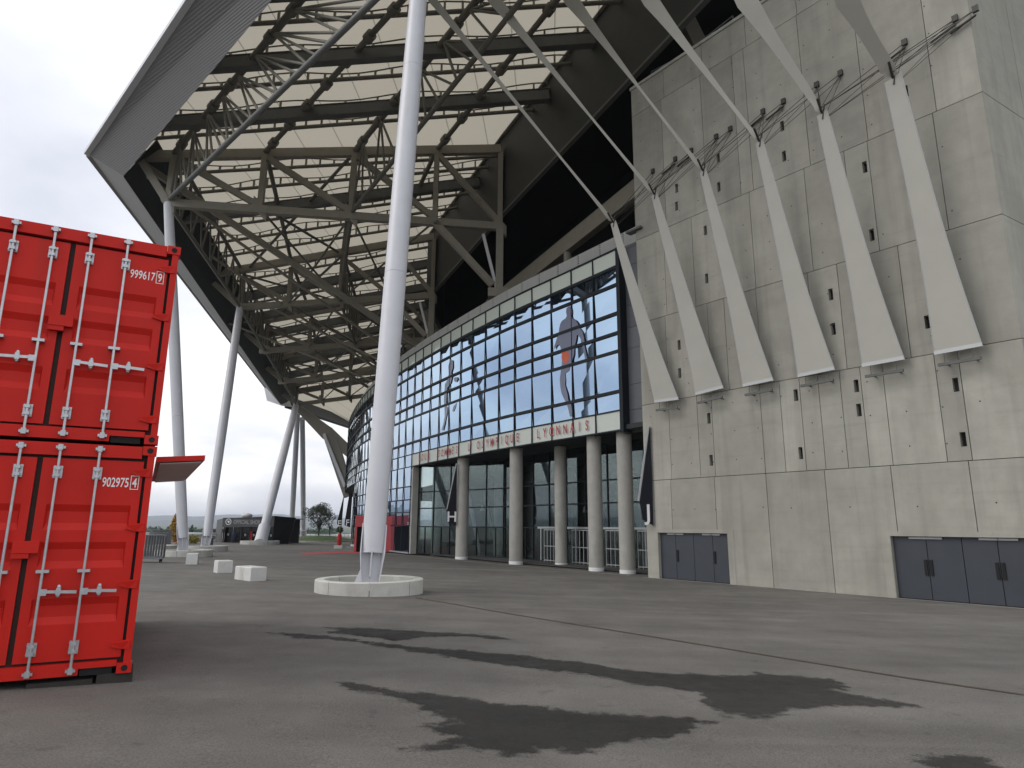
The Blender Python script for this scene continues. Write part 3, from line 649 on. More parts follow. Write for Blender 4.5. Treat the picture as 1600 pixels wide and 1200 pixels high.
# end return of the glass front, black, and the body behind it
g = MB(); dn0 = fdir(0); nn0 = Vector((-dn0.y, dn0.x, 0)); g.box(fc(-.16, -.35) + Vector((0, 0, (ZB + ZTOP) / 2 - .05)), dn0 * .13, nn0 * .5, (0, 0, (ZTOP - ZB) / 2 + .1)); g.build('end_return', 'frame_dark', front)
curve_bar('inner_wall', 'interior_wall', 0, LE, ZB, ZTOP, -.9, -.6, front)
curve_bar('parapet', 'frame_dark', 0, LE, ZTOP - .02, ZTOP + .06, -1.6, .10, front)
nl = int(LE / (CW / 1.0))
for c in range(-1, nl):
    l0 = c * CW
    if c > 26:
        if c == 27: curve_bar('louvre_panel', 'louvre', l0, LE, ZTOP + .09, ZLOUV, -.62, -.55, front)
        continue
    a, b = fc(l0 + .05, -.55), fc(l0 + CW - .05, -.55); d = (b - a).normalized(); n = Vector((-d.y, d.x, 0)); g = MB(); k = 9
    g.box((a + b) / 2 - n * .05 + Vector((0, 0, (ZTOP + .09 + ZLOUV) / 2)), (b - a) / 2, n * .01, (0, 0, (ZLOUV - ZTOP - .09) / 2))
    for i in range(k):
        z = ZTOP + .15 + (ZLOUV - ZTOP - .2) * i / (k - 1); g.box((a + b) / 2 + Vector((0, 0, z)), (b - a) / 2, n * .045 + Vector((0, 0, -.03)), Vector((0, 0, .022)) + n * .01)
    g.build('louvre_panel', 'louvre', front)
# red lettering on the pale band
hb = RZ[7] - RZ[8]; lm = MB
for word, x0, x1, y in (('NOUS', 653, 676, 716), ('SOMMES', 683, 720, 710), ("L'", 731, 741, 700), ('OLYMPIQUE', 744, 817, 690), ('LYONNAIS', 836, 927, 672)):
    a, b = px2l(x1 - 2, y, 0), px2l(x0 + 2, y, 0)
    for i, ch in enumerate(word):
        l = b + (a - b) * ((i + .5) / len(word)); p = fc(l, .12); d = -fdir(l); g = MB(); n = Vector((d.y, -d.x, 0))
        text(g, ch, p + Vector((0, 0, RZ[8] + hb * .27)), d, (0, 0, 1), .62, wscale=.66); g.build('letter', 'letter_red', front)
# printed footballers on the glass: flat foil silhouettes
def foil(pxs, m, off, name):
    pts = []
    for px, py in pxs:
        l = px2l(px, py, 0); r = ray(px, py); p = fc(l, off); t = (p.x * r.x + p.y * r.y) / (r.x * r.x + r.y * r.y); pts.append(Vector((p.x, p.y, EYE + r.z * t)))
    tri = tessellate_polygon([[Vector((x, y, 0)) for x, y in pxs]]); g = MB(); g.add(pts, tri); return g.build(name, m, front)
Z6 = lambda L_, ox, oy, k: [(ox + x / k, oy + y / k) for x, y in L_]
body = [(305, 108), (322, 118), (333, 140), (334, 175), (328, 200), (335, 225), (370, 245), (388, 270), (392, 300), (415, 325), (432, 350), (446, 410), (450, 480), (466, 560), (472, 610), (480, 655), (468, 668), (462, 640), (452, 590), (436, 500), (420, 430), (400, 395), (380, 375), (372, 430), (358, 480), (352, 560), (332, 630), (305, 715), (270, 740), (272, 800), (268, 850), (290, 930), (298, 990), (326, 1035), (337, 1120), (326, 1152), (312, 1140), (300, 1085), (282, 1020), (255, 975), (232, 920), (222, 860), (218, 790), (228, 720), (238, 640), (236, 560), (228, 510), (216, 470), (190, 480), (168, 520), (165, 490), (190, 410), (205, 380), (212, 320), (222, 275), (240, 245), (272, 225), (284, 200), (276, 165), (280, 130)]
foil(Z6(body, 840, 460, 6), 'print_grey', .092, 'footballer_print')
foil([(885 + 6 * math.cos(2 * math.pi * i / 16), 557 + 10.5 * math.sin(2 * math.pi * i / 16)) for i in range(16)], 'print_orange', .097, 'ball_print')
b2_ = [(390, 250), (418, 262), (415, 330), (400, 370), (408, 420), (395, 470), (360, 520), (355, 600), (352, 680), (366, 700), (362, 760), (350, 800), (338, 860), (318, 920), (308, 910), (326, 850), (338, 780), (336, 700), (330, 640), (335, 560), (340, 480), (365, 440), (375, 390), (372, 310)]
foil(Z6(b2_, 640, 520, 6), 'print_pale', .092, 'footballer_print')
foil(Z6([(425, 420), (455, 415), (460, 440), (440, 465), (425, 450)], 640, 520, 6), 'print_pale', .092, 'footballer_print')
foil(Z6([(420, 690), (450, 655), (440, 700), (420, 740), (410, 735)], 640, 520, 6), 'print_pale', .092, 'footballer_print')

# dark grey cladding between glass and concrete
clad = thing('grey_cladding', 'dark grey metal cladding panels between the glass front and the concrete wall', 'cladding', wp(-1, ZG, -1.2))
cz_ = [ZB - .02] + [vpl(990, y, wp(0, 0, -1.3), AZW)[2] for y in (640, 600, 543, 510, 475, 443, 412, 384)] + [ZTOP + .2]
cz_ = sorted(cz_)
for a, b in zip(cz_[:-1], cz_[1:]):
    if b - a > .2:
        g = MB(); g.box(wp(-1.55, (a + b) / 2, -1.35), SW * 1.55, NW * .05, (0, 0, (b - a) / 2 - .012)); g.build('panel', 'clad_grey', clad)
g = MB(); g.box(wp(-1.6, (ZB + ZTOP) / 2, -1.6), SW * 1.6, NW * .15, (0, 0, (ZTOP - ZB) / 2 + .15)); g.build('backing', 'joint', clad)
g = MB(); g.box(wp(-.02, ZTOP + .1, .02) , SW * .55, NW * .22, (0, 0, .06)); g.build('floodlight', 'steel_dark', clad)

# ---- entrance recess: soffit, back glazing, pillars, interior
rec = thing('entrance_hall', 'recessed glazed entrance hall under the glass front with dark soffit', 'entrance', fc(10) + Vector((0, 0, ZG)))
def slab(name, l0, l1, o0, o1, z0, z1, m, parent=rec): return curve_bar(name, m, l0, l1, z0, z1, o0, o1, parent, 2)
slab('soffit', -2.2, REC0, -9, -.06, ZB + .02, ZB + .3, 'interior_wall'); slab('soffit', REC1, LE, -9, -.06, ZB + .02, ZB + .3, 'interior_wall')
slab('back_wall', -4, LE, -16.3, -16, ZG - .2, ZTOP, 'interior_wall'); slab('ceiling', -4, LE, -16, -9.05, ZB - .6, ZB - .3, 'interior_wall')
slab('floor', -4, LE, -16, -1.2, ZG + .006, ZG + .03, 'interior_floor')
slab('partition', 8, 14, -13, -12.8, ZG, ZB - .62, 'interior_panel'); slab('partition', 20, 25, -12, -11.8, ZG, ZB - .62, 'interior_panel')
# back glazing line on the ground
bg = [gnd(*p) for p in ((1012, 897), (985, 891), (925, 885), (875, 881), (822, 877), (790, 874), (740, 871), (690, 869.5), (655, 869))]
bgl = [px2l(x, 880, 0) for x in (1012, 985, 925, 875, 822, 790, 740, 690, 655)]
offs = []
OFFG = -4.0
def bgp(l): return fc(l, -.5 + (OFFG + .5) * min(1, max(0, (REC0 - l) / 11.0)))
_n = 2 * round((REC0 + .65) / 2.12); ls = [-1.0 + (REC0 + .65) * i / _n for i in range(_n + 1)]
g = MB(); _d = fdir(REC0); g.box(fc(REC0 - .18, -.42) + Vector((0, 0, (ZG + ZB) / 2)), _d * .17, Vector((-_d.y, _d.x, 0)) * .42, (0, 0, (ZB - ZG) / 2 - .01)); g.build('pier', 'concrete_grey', rec)
zz = [ZG + .05, ZG + 2.45, ZG + 4.1, ZG + 5.6, ZB - .02]
gl = 0
for l0, l1 in zip(ls[:-1:2], ls[2::2]):
    a, b = bgp(l0), bgp(l1); n = Vector((-(b - a).y, (b - a).x, 0)).normalized()
    for z0, z1 in zip(zz[:-1], zz[1:]):
        g = MB(); g.poly([a + Vector((0, 0, z0 + .03)), b + Vector((0, 0, z0 + .03)), b + Vector((0, 0, z1 - .03)), a + Vector((0, 0, z1 - .03))], -n * .02); g.build('pane', 'glass_clear', rec)
for l in ls:
    p = bgp(l); light = l < 13.5
    g = MB(); d = fdir(l); n = Vector((-d.y, d.x, 0)); k = ls.index(l)
    zt = zz[-1] if k % 2 == 0 else zz[1]
    g.box(p + Vector((0, 0, (zz[0] + zt) / 2)), d * (.05 if light and zt == zz[1] else .035), n * .05, (0, 0, (zt - zz[0]) / 2)); g.build('mullion', 'frame_light' if light and zt == zz[1] else 'frame_dark', rec)
for z in zz:
    for l0, l1, m in ((-1, 13.5, 'frame_light' if z == zz[1] else 'frame_dark'), (13.5, REC0, 'frame_dark')):
        g = MB(); pts = [bgp(l0 + (l1 - l0) * i / 8) + Vector((0, 0, z)) for i in range(9)]
        for a, b in zip(pts[:-1], pts[1:]): g.beam(a, b, .12, .10 if m == 'frame_dark' else .14)
        g.build('transom', m, rec)
# low white gates in front of the doors
for gi, l0 in enumerate((0.2, 3.0, 6.4, 9.8)):
    g = MB(); a, b = bgp(l0) , bgp(l0 + 2.4); n = Vector((-(b - a).y, (b - a).x, 0)).normalized() * .35; a, b = a + n, b + n
    for z in (ZG + .15, ZG + 1.15, ZG + 2.3): g.beam(a + Vector((0, 0, z)), b + Vector((0, 0, z)), .05, .06)
    for i in range(7): q = a.lerp(b, i / 6); g.beam(q + Vector((0, 0, ZG + .03)), q + Vector((0, 0, ZG + 2.33)), .05, .05)
    o = g.build('gate', 'frame_light', None, at=a + Vector((0, 0, ZG))); tag(o, 'pale barred metal gate ' + ['beside the J sign pillar', 'behind the pillar under the end of LYONNAIS', 'left of the pillar under the end of LYONNAIS', 'furthest from the J sign'][gi], 'gate', 'gates between the pillars')
# pillars
def pillar(px, py, words, r=.46, ztop=None, p=None):
    p = p or px_on(px, py, -.78 if px != 877 else -2.6); z0 = gz(p.x, p.y); zt = ztop or ZB
    t = thing('concrete_pillar', words, 'pillar', (p.x, p.y, z0), 'round pillars of the entrance')
    g = MB(); g.tube((p.x, p.y, z0 + .22), (p.x, p.y, zt + .01), r, n=28); g.build('shaft', 'concrete_grey', t)
    g = MB(); g.tube((p.x, p.y, z0 - .05), (p.x, p.y, z0 + .22), r + .012, n=28); g.build('foot', 'label_white', t)
    return p
PH = pillar(721, 876, 'round concrete pillar carrying the hanging H sign', .5)
pillar(806, 885, 'round concrete pillar between the H sign and the white gates', .48)
pillar(932, 896, 'round concrete pillar under the end of the word LYONNAIS, in front', .45)
pillar(981, 897.5, 'round concrete pillar closest to the J sign', .45)
pillar(877, 886, 'round concrete pillar under the first letters of LYONNAIS', .42)
for l, o_, wds in ((REC0 - 1.2, -2.2, 'round concrete pillar behind glass beside the escalator'), (REC0 - 6.5, -6.0, 'round concrete pillar inside the hall behind the H sign')): pillar(0, 0, wds, .5, p=fc(l, o_) )
for i, l in enumerate((REC1 + 1.2, REC1 + 5.5)): pillar(0, 0, ['slim pale pillar beside the red entrance portal, under the F sign', 'slim grey pillar under the E sign'][i], .45, p=fc(l, -.9))
# escalator and lamps in the hall
esc = thing('escalator', 'dark escalator rising behind the glass left of the H sign', 'escalator', fc(REC0 - 3.5, -5) + Vector((0, 0, ZG)))
ea, eb = fc(REC0 - 6.0, -5.2), fc(REC0 + 1.5, -7.5)
for k, o_ in enumerate((-.75, .75)):
    sd = Vector((-(eb - ea).y, (eb - ea).x, 0)).normalized() * o_
    g = MB(); g.poly([ea + sd + Vector((0, 0, ZG)), ea + sd + Vector((0, 0, ZG + 1.0)), eb + sd + Vector((0, 0, ZG + 6.2)), eb + sd + Vector((0, 0, ZG + 4.4))], Vector((-(eb - ea).y, (eb - ea).x, 0)).normalized() * .1); g.build('balustrade', 'frame_light', esc)
    g = MB(); g.beam(ea + sd + Vector((0, 0, ZG + 1.1)), eb + sd + Vector((0, 0, ZG + 6.3)), .12, .1); g.build('handrail', 'frame_dark', esc)
g = MB(); w_ = Vector((-(eb - ea).y, (eb - ea).x, 0)).normalized() * .7
for i in range(24):
    q = ea.lerp(eb, i / 24); q2 = ea.lerp(eb, (i + 1) / 24); g.box((q + q2) / 2 + Vector((0, 0, ZG + .25 + 4.7 * (i + .5) / 24)), (q2 - q) / 2, w_ * .97, (0, 0, .1))
g.build('steps', 'steel_dark', esc)
for i, (l, o_, z) in enumerate(((REC0 - 5.0, -5, 3.9), (REC0 - 7.2, -6.5, 4.2), (REC0 - 8.6, -7, 4.3), (11.5, -7, 3.6), (9, -9, 3.5))):
    p = fc(l, o_); t = thing('pendant_lamp', 'small white cone pendant lamp hanging behind the glass ' + ('near the H sign' if i < 3 else 'behind the white gates'), 'lamp', p + Vector((0, 0, ZG + z)), 'pendant lamps in the hall')
    g = MB(); g.tube(p + Vector((0, 0, ZG + z)), p + Vector((0, 0, ZG + z + .45)), .2, .06, 12); g.build('shade', 'lamp_shade', t)
    g = MB(); g.tube(p + Vector((0, 0, ZG + z + .45)), p + Vector((0, 0, ZB)), .012, n=4); g.build('cord', 'frame_dark', t)
# building edge strip along the front
g = MB(); q0 = None
for i in range(60):
    l = -1 + i * 1.5
    if l > REC1: break
    a, b = fc(l, .75), fc(l, .55); a.z = gz(a.x, a.y) + .006; b.z = gz(b.x, b.y) + .006
    if q0: g.add([q0[0], q0[1], b, a], [(0, 1, 2, 3)] if (q0[1] - q0[0]).cross(b - q0[0]).z > 0 else [(3, 2, 1, 0)])
    q0 = (a, b)
g.build('gutter', 'kerb_pale', kind='structure')
# hanging wedge signs with letters
def wedge(pxs, base, letter, lpx, lh, words, az=88, edge=None):
    t = thing('hanging_sign', words, 'sign', base, 'black wedge gate signs'); pts = [vpl(*p, base, az) for p in pxs]; n = azv(az + 90)
    g = MB(); g.poly(pts, n * .14); g.build('board', 'sign_black', t)
    p = vpl(*lpx, base, az) + n * .146; right = azv(az); h = lh
    g = MB(); text(g, letter, p, right, (0, 0, 1), h); g.build('letter', 'label_white', t)
    if edge:
        g = MB(); a, b = vpl(*edge[0], base, az), vpl(*edge[1], base, az); g.beam(a, b, .10, .12); g.build('edge_trim', 'frame_light', t)
wedge([(714, 724), (699, 796), (699, 816), (713, 821)], PH + Vector((-.75, -.35, 0)), 'H', (706, 815), .82, 'black wedge shaped sign with white letter H on a pillar', edge=((713.5, 724), (698.5, 796)))
JB = wp(.15, ZG, .5)
wedge([(1014.5, 667), (999, 783), (1004, 812), (1020, 821), (1018, 745)], JB, 'J', (1012.5, 812), .80, 'black wedge shaped sign with white letter J beside concrete wall', edge=((1013.5, 667), (998, 783)))
PF = fc(REC1 + .6, .3); PE = fc(REC1 + 4.6, .3)
wedge([(551, 770), (546, 772), (538.5, 818), (539, 821), (547, 824)], PF, 'F', (543, 821), .8, 'black wedge shaped sign with white letter F by the red portal')
wedge([(538, 772), (527, 815), (527, 819), (533.5, 825)], PE, 'E', (530.5, 822), .8, 'black wedge shaped sign with white letter E at the far end')

# ================================================================== ROOF
roof = thing('stadium_roof', 'huge overhanging stadium roof with pale membrane, steel trusses and grey edge fascia', 'roof', (-20, 50, 0))
UPM = 1.1
def ext(a, b, k): return a + (b - a) * k
def isect(p, d, a, b):                        # 2D intersection of line p+td with line ab
    e_ = b - a; den = d.x * e_.y - d.y * e_.x; t = ((a.x - p.x) * e_.y - (a.y - p.y) * e_.x) / den; return Vector((p.x + d.x * t, p.y + d.y * t, 0))
FBc, FBa = roofpt(193, 275, -1.9), roofpt(425, 0, -1.9); FTc, FTa = roofpt(137, 240, 1.3), roofpt(297, 0, 1.3)
FBe, FTe = roofpt(440, 634, -1.9), roofpt(415, 605, 1.3)
A1, A2 = FBc, ext(FBc, FBa, 1.75); T1, T2_ = FTc, ext(FTc, FTa, 1.75)
g = MB(); g.add([T1, T2_, A2, A1], [(0, 1, 2, 3), (3, 2, 1, 0)][:1]); g.add([T1 + Vector((0, 0, .02)), T2_ + Vector((0, 0, .02)), T2_ + NW * 1.2 + Vector((0, 0, .3)), T1 + NW * 1.2 + Vector((0, 0, .3))], [(3, 2, 1, 0)])
g.build('fascia', 'fascia_ribbed', roof)
g = MB(); g.add([T1, FTe, FBe, A1], [(0, 1, 2, 3)]); g.build('fascia', 'fascia', roof)
g = MB(); g.beam(T1, T2_, .5, .34); g.build('edge_trim', 'fascia_edge', roof); g = MB(); g.beam(T1 + (FTe - T1) * .002, FTe, .34, .30); g.build('edge_trim', 'fascia', roof)
# white end block of the far fascia, then the next side of the roof
Ce = roofpt(546, 668, .6); cdir = (Ce - FBe).normalized()
g = MB(); b0, b1, b2c, b3 = [depth(*p, FBe.y + k) for p, k in (((411, 598), 0), ((437, 612), -1), ((440, 634), -1), ((417, 626), 0))]
g.poly([b0, b1, b2c, b3], Vector((1.5, 3.5, .3))); g.build('fascia_end', 'fascia_edge', roof)
g = MB(); g.poly([FBe + Vector((.4, .5, -.3)), Ce + Vector((0, 0, -.3)), Ce + Vector((0, 0, 1.6)), FBe + Vector((.4, .5, 1.6))], Vector((1.2, 1.2, .2))); g.build('fascia', 'black_clad', roof)
# inner line: dark clad band hanging from the roof
BI = [roofpt(952, 4, UPM), roofpt(789, 210, UPM), roofpt(669, 371, UPM)]
near = ext(BI[1], BI[0], 3.2); inner = [near, BI[0], BI[1], BI[2]]
for l in (44, 52, 60, 70, 84, 96):
    p = fc(l, -7.5); inner.append(onroof(p.x, p.y, UPM))
low_l = [vpl(1055, 67, BI[0], -28)[2], ]
def zlow(p): return roofz(p.x, p.y, UPM) - 7.35
for a, b in zip(inner[:-1], inner[1:]):
    n = Vector((-(b - a).y, (b - a).x, 0)).normalized() * .2; la, lb = Vector((a.x, a.y, zlow(a))), Vector((b.x, b.y, zlow(b)))
    g = MB(); g.poly([a, b, lb, la], -n); g.build('clad_band', 'black_clad', roof)
    g = MB(); g.beam(la + Vector((0, 0, -.05)), lb + Vector((0, 0, -.05)), .35, .18); g.build('band_trim', 'steel_dark', roof)
# membrane in panels between purlins, near side (purlins run at azimuth 86)
pd = azv(86.2); ys = [47.9, 45.9, 43.7, 41.0, 38.3, 35.6, 32.9, 30.2, 27.5, 24.8, 22.1]
lines = []
a2, b2v = Vector((A1.x, A1.y, 0)), Vector((A2.x, A2.y, 0))
for y in ys:
    p = Vector((-20, y, 0)); o_ = isect(p, pd, a2, b2v) - pd * 1.0; i_ = isect(p, pd, BI[1], BI[0]); lines.append((o_, i_))
lines[0] = (Vector((A1.x - 1.0, A1.y, 0)), Vector((BI[1].x, BI[1].y, 0)))
def mem(q):
    g = MB(); g.add([onroof(p.x, p.y, UPM + k) for p, k in q], [(0, 1, 2, 3)]); g.build('membrane_panel', 'membrane', roof)
for (o0, i0), (o1, i1) in zip(lines[:-1], lines[1:]): mem(((o0, 0), (i0, 0), (i1, 0), (o1, 0)))
# far side: fan of purlins from edge B to the inner line
def plen(P):
    r_ = [0.0]
    for a, b in zip(P[:-1], P[1:]): r_.append(r_[-1] + (b.xy - a.xy).length)
    return r_
def along(P, L_, d):
    for k in range(len(P) - 1):
        if d <= L_[k + 1] or k == len(P) - 2:
            t = (d - L_[k]) / (L_[k + 1] - L_[k]); q = P[k].lerp(P[k + 1], t); return Vector((q.x, q.y, 0))
OB = [A1 + Vector((-1.0, 0, 0)), FBe + Vector((-1.0, 0, 0))]; IB = inner[2:]; LO, LI = plen(OB), plen(IB)
PK_ = [(0, 0), (9.6, 5.2), (21.8, 16.0), (68.0, 60.0), (LO[-1], 72.0)]      # matched arc lengths: edge B against inner line
def fan(t):
    k = min(int(t), len(PK_) - 2); u = t - k; return along(OB, LO, PK_[k][0] + (PK_[k + 1][0] - PK_[k][0]) * u), along(IB, LI, PK_[k][1] + (PK_[k + 1][1] - PK_[k][1]) * u)
fts = [0, .33, .66, 1, 1.25, 1.5, 1.75, 2] + [2 + i / 14 for i in range(1, 14)] + [3, 3.3, 3.6, 4]
flines = [fan(min(t, 3.9999)) for t in fts]
for (o0, i0), (o1, i1) in zip(flines[:-1], flines[1:]): mem(((o0, 0), (i0, 0), (i1, 0), (o1, 0)))
g = MB(); e0, e1 = flines[-1]; ce = Vector((Ce.x, Ce.y, 0)); g.add([onroof(p.x, p.y, UPM) for p in (e0, e1, ce + Vector((6, 0, 0)), ce)], [(0, 1, 2, 3)]); g.build('membrane_panel', 'membrane', roof)
# dark soffit strip inside edge B
g = MB(); inw = azv(81) * 3.0; g.poly([A1 + Vector((0, 0, -.06)), FBe + Vector((0, 0, -.06)), FBe + inw + Vector((0, 0, 2.6)), A1 + inw * .9 + Vector((0, -1.2, 2.6))], (0, 0, .1)); g.build('soffit_strip', 'black_clad', roof)
# purlins: beams and ladder purlins with a wavy upper rod
def wavy(g, a, b, up0, n_st, amp, ph, r=.055):
    pts = []
    L_ = (b - a).length; n = max(6, int(L_ / 1.15)); d = (b - a) / n
    for i in range(n + 1):
        p = a + d * i; h = up0 + amp * (.5 + .5 * math.sin(ph + 2 * math.pi * i * L_ / n / 9.5)); pts.append(p + Vector((0, 0, h)))
    g.path(pts, r, 5)
    for i in range(1, n): 
        if i % n_st == 0: g.beam(a + d * i, pts[i], .14, .14, up=(1, 0, 0))
def purlin(o_, i_, beam, ph, dark='steel_dark'):
    a, b = onroof(o_.x, o_.y, 0), onroof(i_.x, i_.y, 0)
    if beam:
        g = MB(); g.beam(a + Vector((0, 0, -.35)), b + Vector((0, 0, -.35)), .45, .85); g.beam(a + Vector((0, 0, .1)), b + Vector((0, 0, .1)), .6, .05); g.beam(a + Vector((0, 0, -.8)), b + Vector((0, 0, -.8)), .6, .05)
        g.build('purlin_beam', dark, roof); g = MB(); wavy(g, a + Vector((0, 0, .1)), b + Vector((0, 0, .1)), .35, 2, .35, ph); g.build('purlin_rod', 'tube_dark', roof)
    else:
        up = Vector((0, 0, .1)); g = MB(); g.tube(a + up, b + up, .15, n=8); wavy(g, a + up, b + up, .40, 1, .42, ph); g.build('ladder_purlin', 'tube_dark', roof)
for k, (o_, i_) in enumerate(lines[1:]): purlin(o_ + pd * .45, i_, k % 2 == 1, k * 1.3)
for k, (o_, i_) in enumerate(flines[1:-1]):
    if fts[k + 1] not in (2, 3): purlin(o_ + Vector((1.3, 0, 0)), i_, (fts[k + 1] in (1,)) or (k > 6 and k % 2 == 0), k * 1.7)
# main trusses
def truss(outer, C, I, zc, zi, fr, post=None, w=.5):
    t_ = thing_part = None
    top = lambda f: onroof(C.x + (I.x - C.x) * f, C.y + (I.y - C.y) * f, -.25)
    bot = lambda f: Vector((C.x + (I.x - C.x) * f, C.y + (I.y - C.y) * f, zc + (zi - zc) * f))
    oo = Vector((outer.x, outer.y, 0)) + (I - C).normalized() * 1.3; g = MB(); g.beam(onroof(oo.x, oo.y, -.25), top(1), w, .75); o_ = g.build('truss_top_chord', 'steel_beige', roof)
    g = MB(); g.beam(bot(0), bot(1), w, .62); g.build('truss_bottom_chord', 'steel_beige', roof)
    for k, f in enumerate(fr):
        g = MB(); g.beam(bot(f) + Vector((0, 0, .25)), top(f) - Vector((0, 0, .3)), .42, .42, up=(1, 0, 0)); g.build('truss_post', 'steel_beige', roof)
        g = MB(); g.box(bot(f) + Vector((0, 0, .1)), (I - C).normalized() * .75, (I - C).normalized().cross(Vector((0, 0, 1))) * (w / 2 + .02), (0, 0, .48)); g.build('gusset', 'steel_beige', roof)
    for f0, f1 in zip(fr[:-1], fr[1:]):
        g = MB(); g.beam(top(f0) - Vector((0, 0, .3)), bot(f1) + Vector((0, 0, .3)), .4, .45); g.build('truss_diagonal', 'steel_beige', roof)
    oo = Vector((outer.x, outer.y, 0)).lerp(Vector((C.x, C.y, 0)), .3); g = MB(); g.beam(onroof(oo.x, oo.y, -.5), bot(0), .55, .55); g.build('truss_brace', 'steel_beige', roof)
    if post:
        kb, zs = post; sup = Vector((I.x, I.y, zs)) 
        g = MB(); g.beam(bot(1) + Vector((0, 0, .2)), sup, .75, .6, up=(1, 0, 0)); g.build('support_post', 'steel_beige', roof)
        g = MB(); g.beam(bot(kb), sup + (C - I).normalized() * .8, .5, .5); g.build('knee_strut', 'steel_beige', roof)
        g = MB(); g.box(sup + Vector((0, 0, -.3)), (.9, 0, 0), (0, .9, 0), (0, 0, .35)); g.build('support_shoe', 'steel_beige', roof)
        g = MB(); g.beam(sup + (C - I).normalized() * .3, bot(1) + Vector((0, 0, -2.2)) + (C - I).normalized() * 2.0, .22, .22); g.build('stay', 'fascia_edge', roof)
    return top, bot
C2 = atz(263, 318, 26.0); C3 = atz(375, 480, 25.0); C4 = atz(463, 632, 22.6)
I2 = Vector((BI[1].x - .35, BI[1].y + .1, 0)); i3 = fan(2)[1]; I3 = Vector((i3.x - .3, i3.y, 0)); i4 = fan(3)[1]; I4 = Vector((i4.x, i4.y, 0))
FR = [0, .26, .53, .79, 1]
ts = [truss(A1, C2, I2, 26.0, 26.4, FR, (.79, ZTOP + 2.2)), truss(fan(2)[0], C3, I3, 25.0, 25.3, FR, (.79, ZTOP + 1.9))]
for u in (1 / 3, 2 / 3):
    o_, i_ = fan(2 + u); C_ = C3.lerp(C4, u); C_.z = 0; ts.append(truss(o_, C_, Vector((i_.x, i_.y, 0)), 25.0 - 2.4 * u, 25.3 - 1.7 * u, FR, None, .45))
ts.append(truss(fan(3)[0], C4, I4, 22.6, 23.6, FR, None))
# longitudinal members beyond the first truss
for (ta, ba), (tb, bb) in zip(ts[:-1], ts[1:]):
    for fi, f in enumerate(FR[:-1]):
        g = MB(); g.tube(ta(f) + Vector((0, 0, .2)), tb(f) + Vector((0, 0, .2)), .2, n=8); g.build('longitudinal_tube', 'tube_dark', roof)
        if f in (0, .53):
            g = MB(); g.tube(ba(f), bb(f), .17, n=8); g.build('lower_tube', 'tube_dark', roof)
            n = 8; g = MB()
            for k in range(n):
                g.tube(ta(f).lerp(tb(f), (k + .5) / n), ba(f).lerp(bb(f), k / n), .09, n=5); g.tube(ta(f).lerp(tb(f), (k + .5) / n), ba(f).lerp(bb(f), (k + 1) / n), .09, n=5)
            g.build('lattice', 'tube_dark', roof)
    for f0, f1 in ((.26, .53), (.53, .26), (.79, .53), (.53, .79)): g = MB(); g.tube(ba(f0) + Vector((0, 0, .1)), bb(f1) + Vector((0, 0, .1)), .1, n=6); g.build('wind_brace', 'tube_dark', roof)
    g = MB(); g.tube(ta(0), tb(.53), .14, n=6); g.build('wind_brace', 'steel_dark', roof); g = MB(); g.tube(ta(.53), tb(0), .14, n=6); g.build('wind_brace', 'steel_dark', roof)
# longitudinal members on the near side (parallel to edge A, read from the photograph on the roof plane)
t2t, t2b = ts[0]
for f, px, lower in ((0, (470, 0), (585, 0)), (.26, (629, 0), None), (.53, (745, 0), (815, 0)), (.79, (870, 0), None)):
    a = t2t(f) + Vector((0, 0, .1)); b = roofpt(*px, -.15); d = b - a; e_ = a + d * 1.9
    g = MB(); g.tube(a, e_, .24 if lower else .2, n=10); g.build('longitudinal_tube', 'tube_dark', roof)
    n = int(d.length * 1.9 / 2.7)
    g = MB()
    for k in range(n):
        q = a + (e_ - a) * (k + .5) / n; g.tube(q - d.normalized() * .3, q + d.normalized() * .3, .36, n=10)
    g.build('tube_collar', 'tube_dark', roof)
    if lower:
        az = math.degrees(math.atan2(d.x, d.y)); la = t2b(f) + Vector((0, 0, .3)); lb = vpl(*lower, la, az); le = la + (lb - la) * 1.9
        g = MB(); g.tube(la, le, .185 if f == 0 else .17, n=12); g.build('lower_tube', 'steel_tube' if f == 0 else 'tube_dark', roof)
        nb = 15 if f == 0 else 11
        for k in range(nb):
            g = MB()
            for s_ in ((.0, .3, .7, 1.0) if f == 0 else (.05, .5, .95)):
                g.tube(a.lerp(e_, (k + .5) / nb), la.lerp(le, (k + s_) / nb), .095, n=6)
            g.build('lattice', 'tube_dark', roof)
# straight pale ties from the roof edge down to the top of the glass front
for k, (p, q, le_) in enumerate((((213, 250), (640, 548), 31), ((210, 262), (614, 574), 35), ((330, 400), (588, 594), 40), ((345, 500), (575, 610), 44), ((400, 470), (600, 585), 38))):
    l = px2l(q[0], q[1], 0); e_ = fc(l, -1.0); e_ = Vector((e_.x, e_.y, ZLOUV)); a = roofpt(*p, -.6) if k < 2 else roofpt(*p, -1.2)
    t = thing('tie_strut', ['long pale tie from the roof corner to the glass front', 'second pale tie just below the roof corner tie', 'pale tie above the third tilted column', 'lowest pale tie ending near the far fascia', 'pale tie crossing the second truss'][k], 'strut', e_)
    g = MB(); g.beam(a, e_, .34 if k == 0 else .18, .5 if k == 0 else .22); g.build('bar', 'steel_beige', t)
    g = MB(); g.box(e_, (.3, 0, 0), (0, .3, 0), (0, 0, .25)); g.build('shoe', 'steel_beige', t)
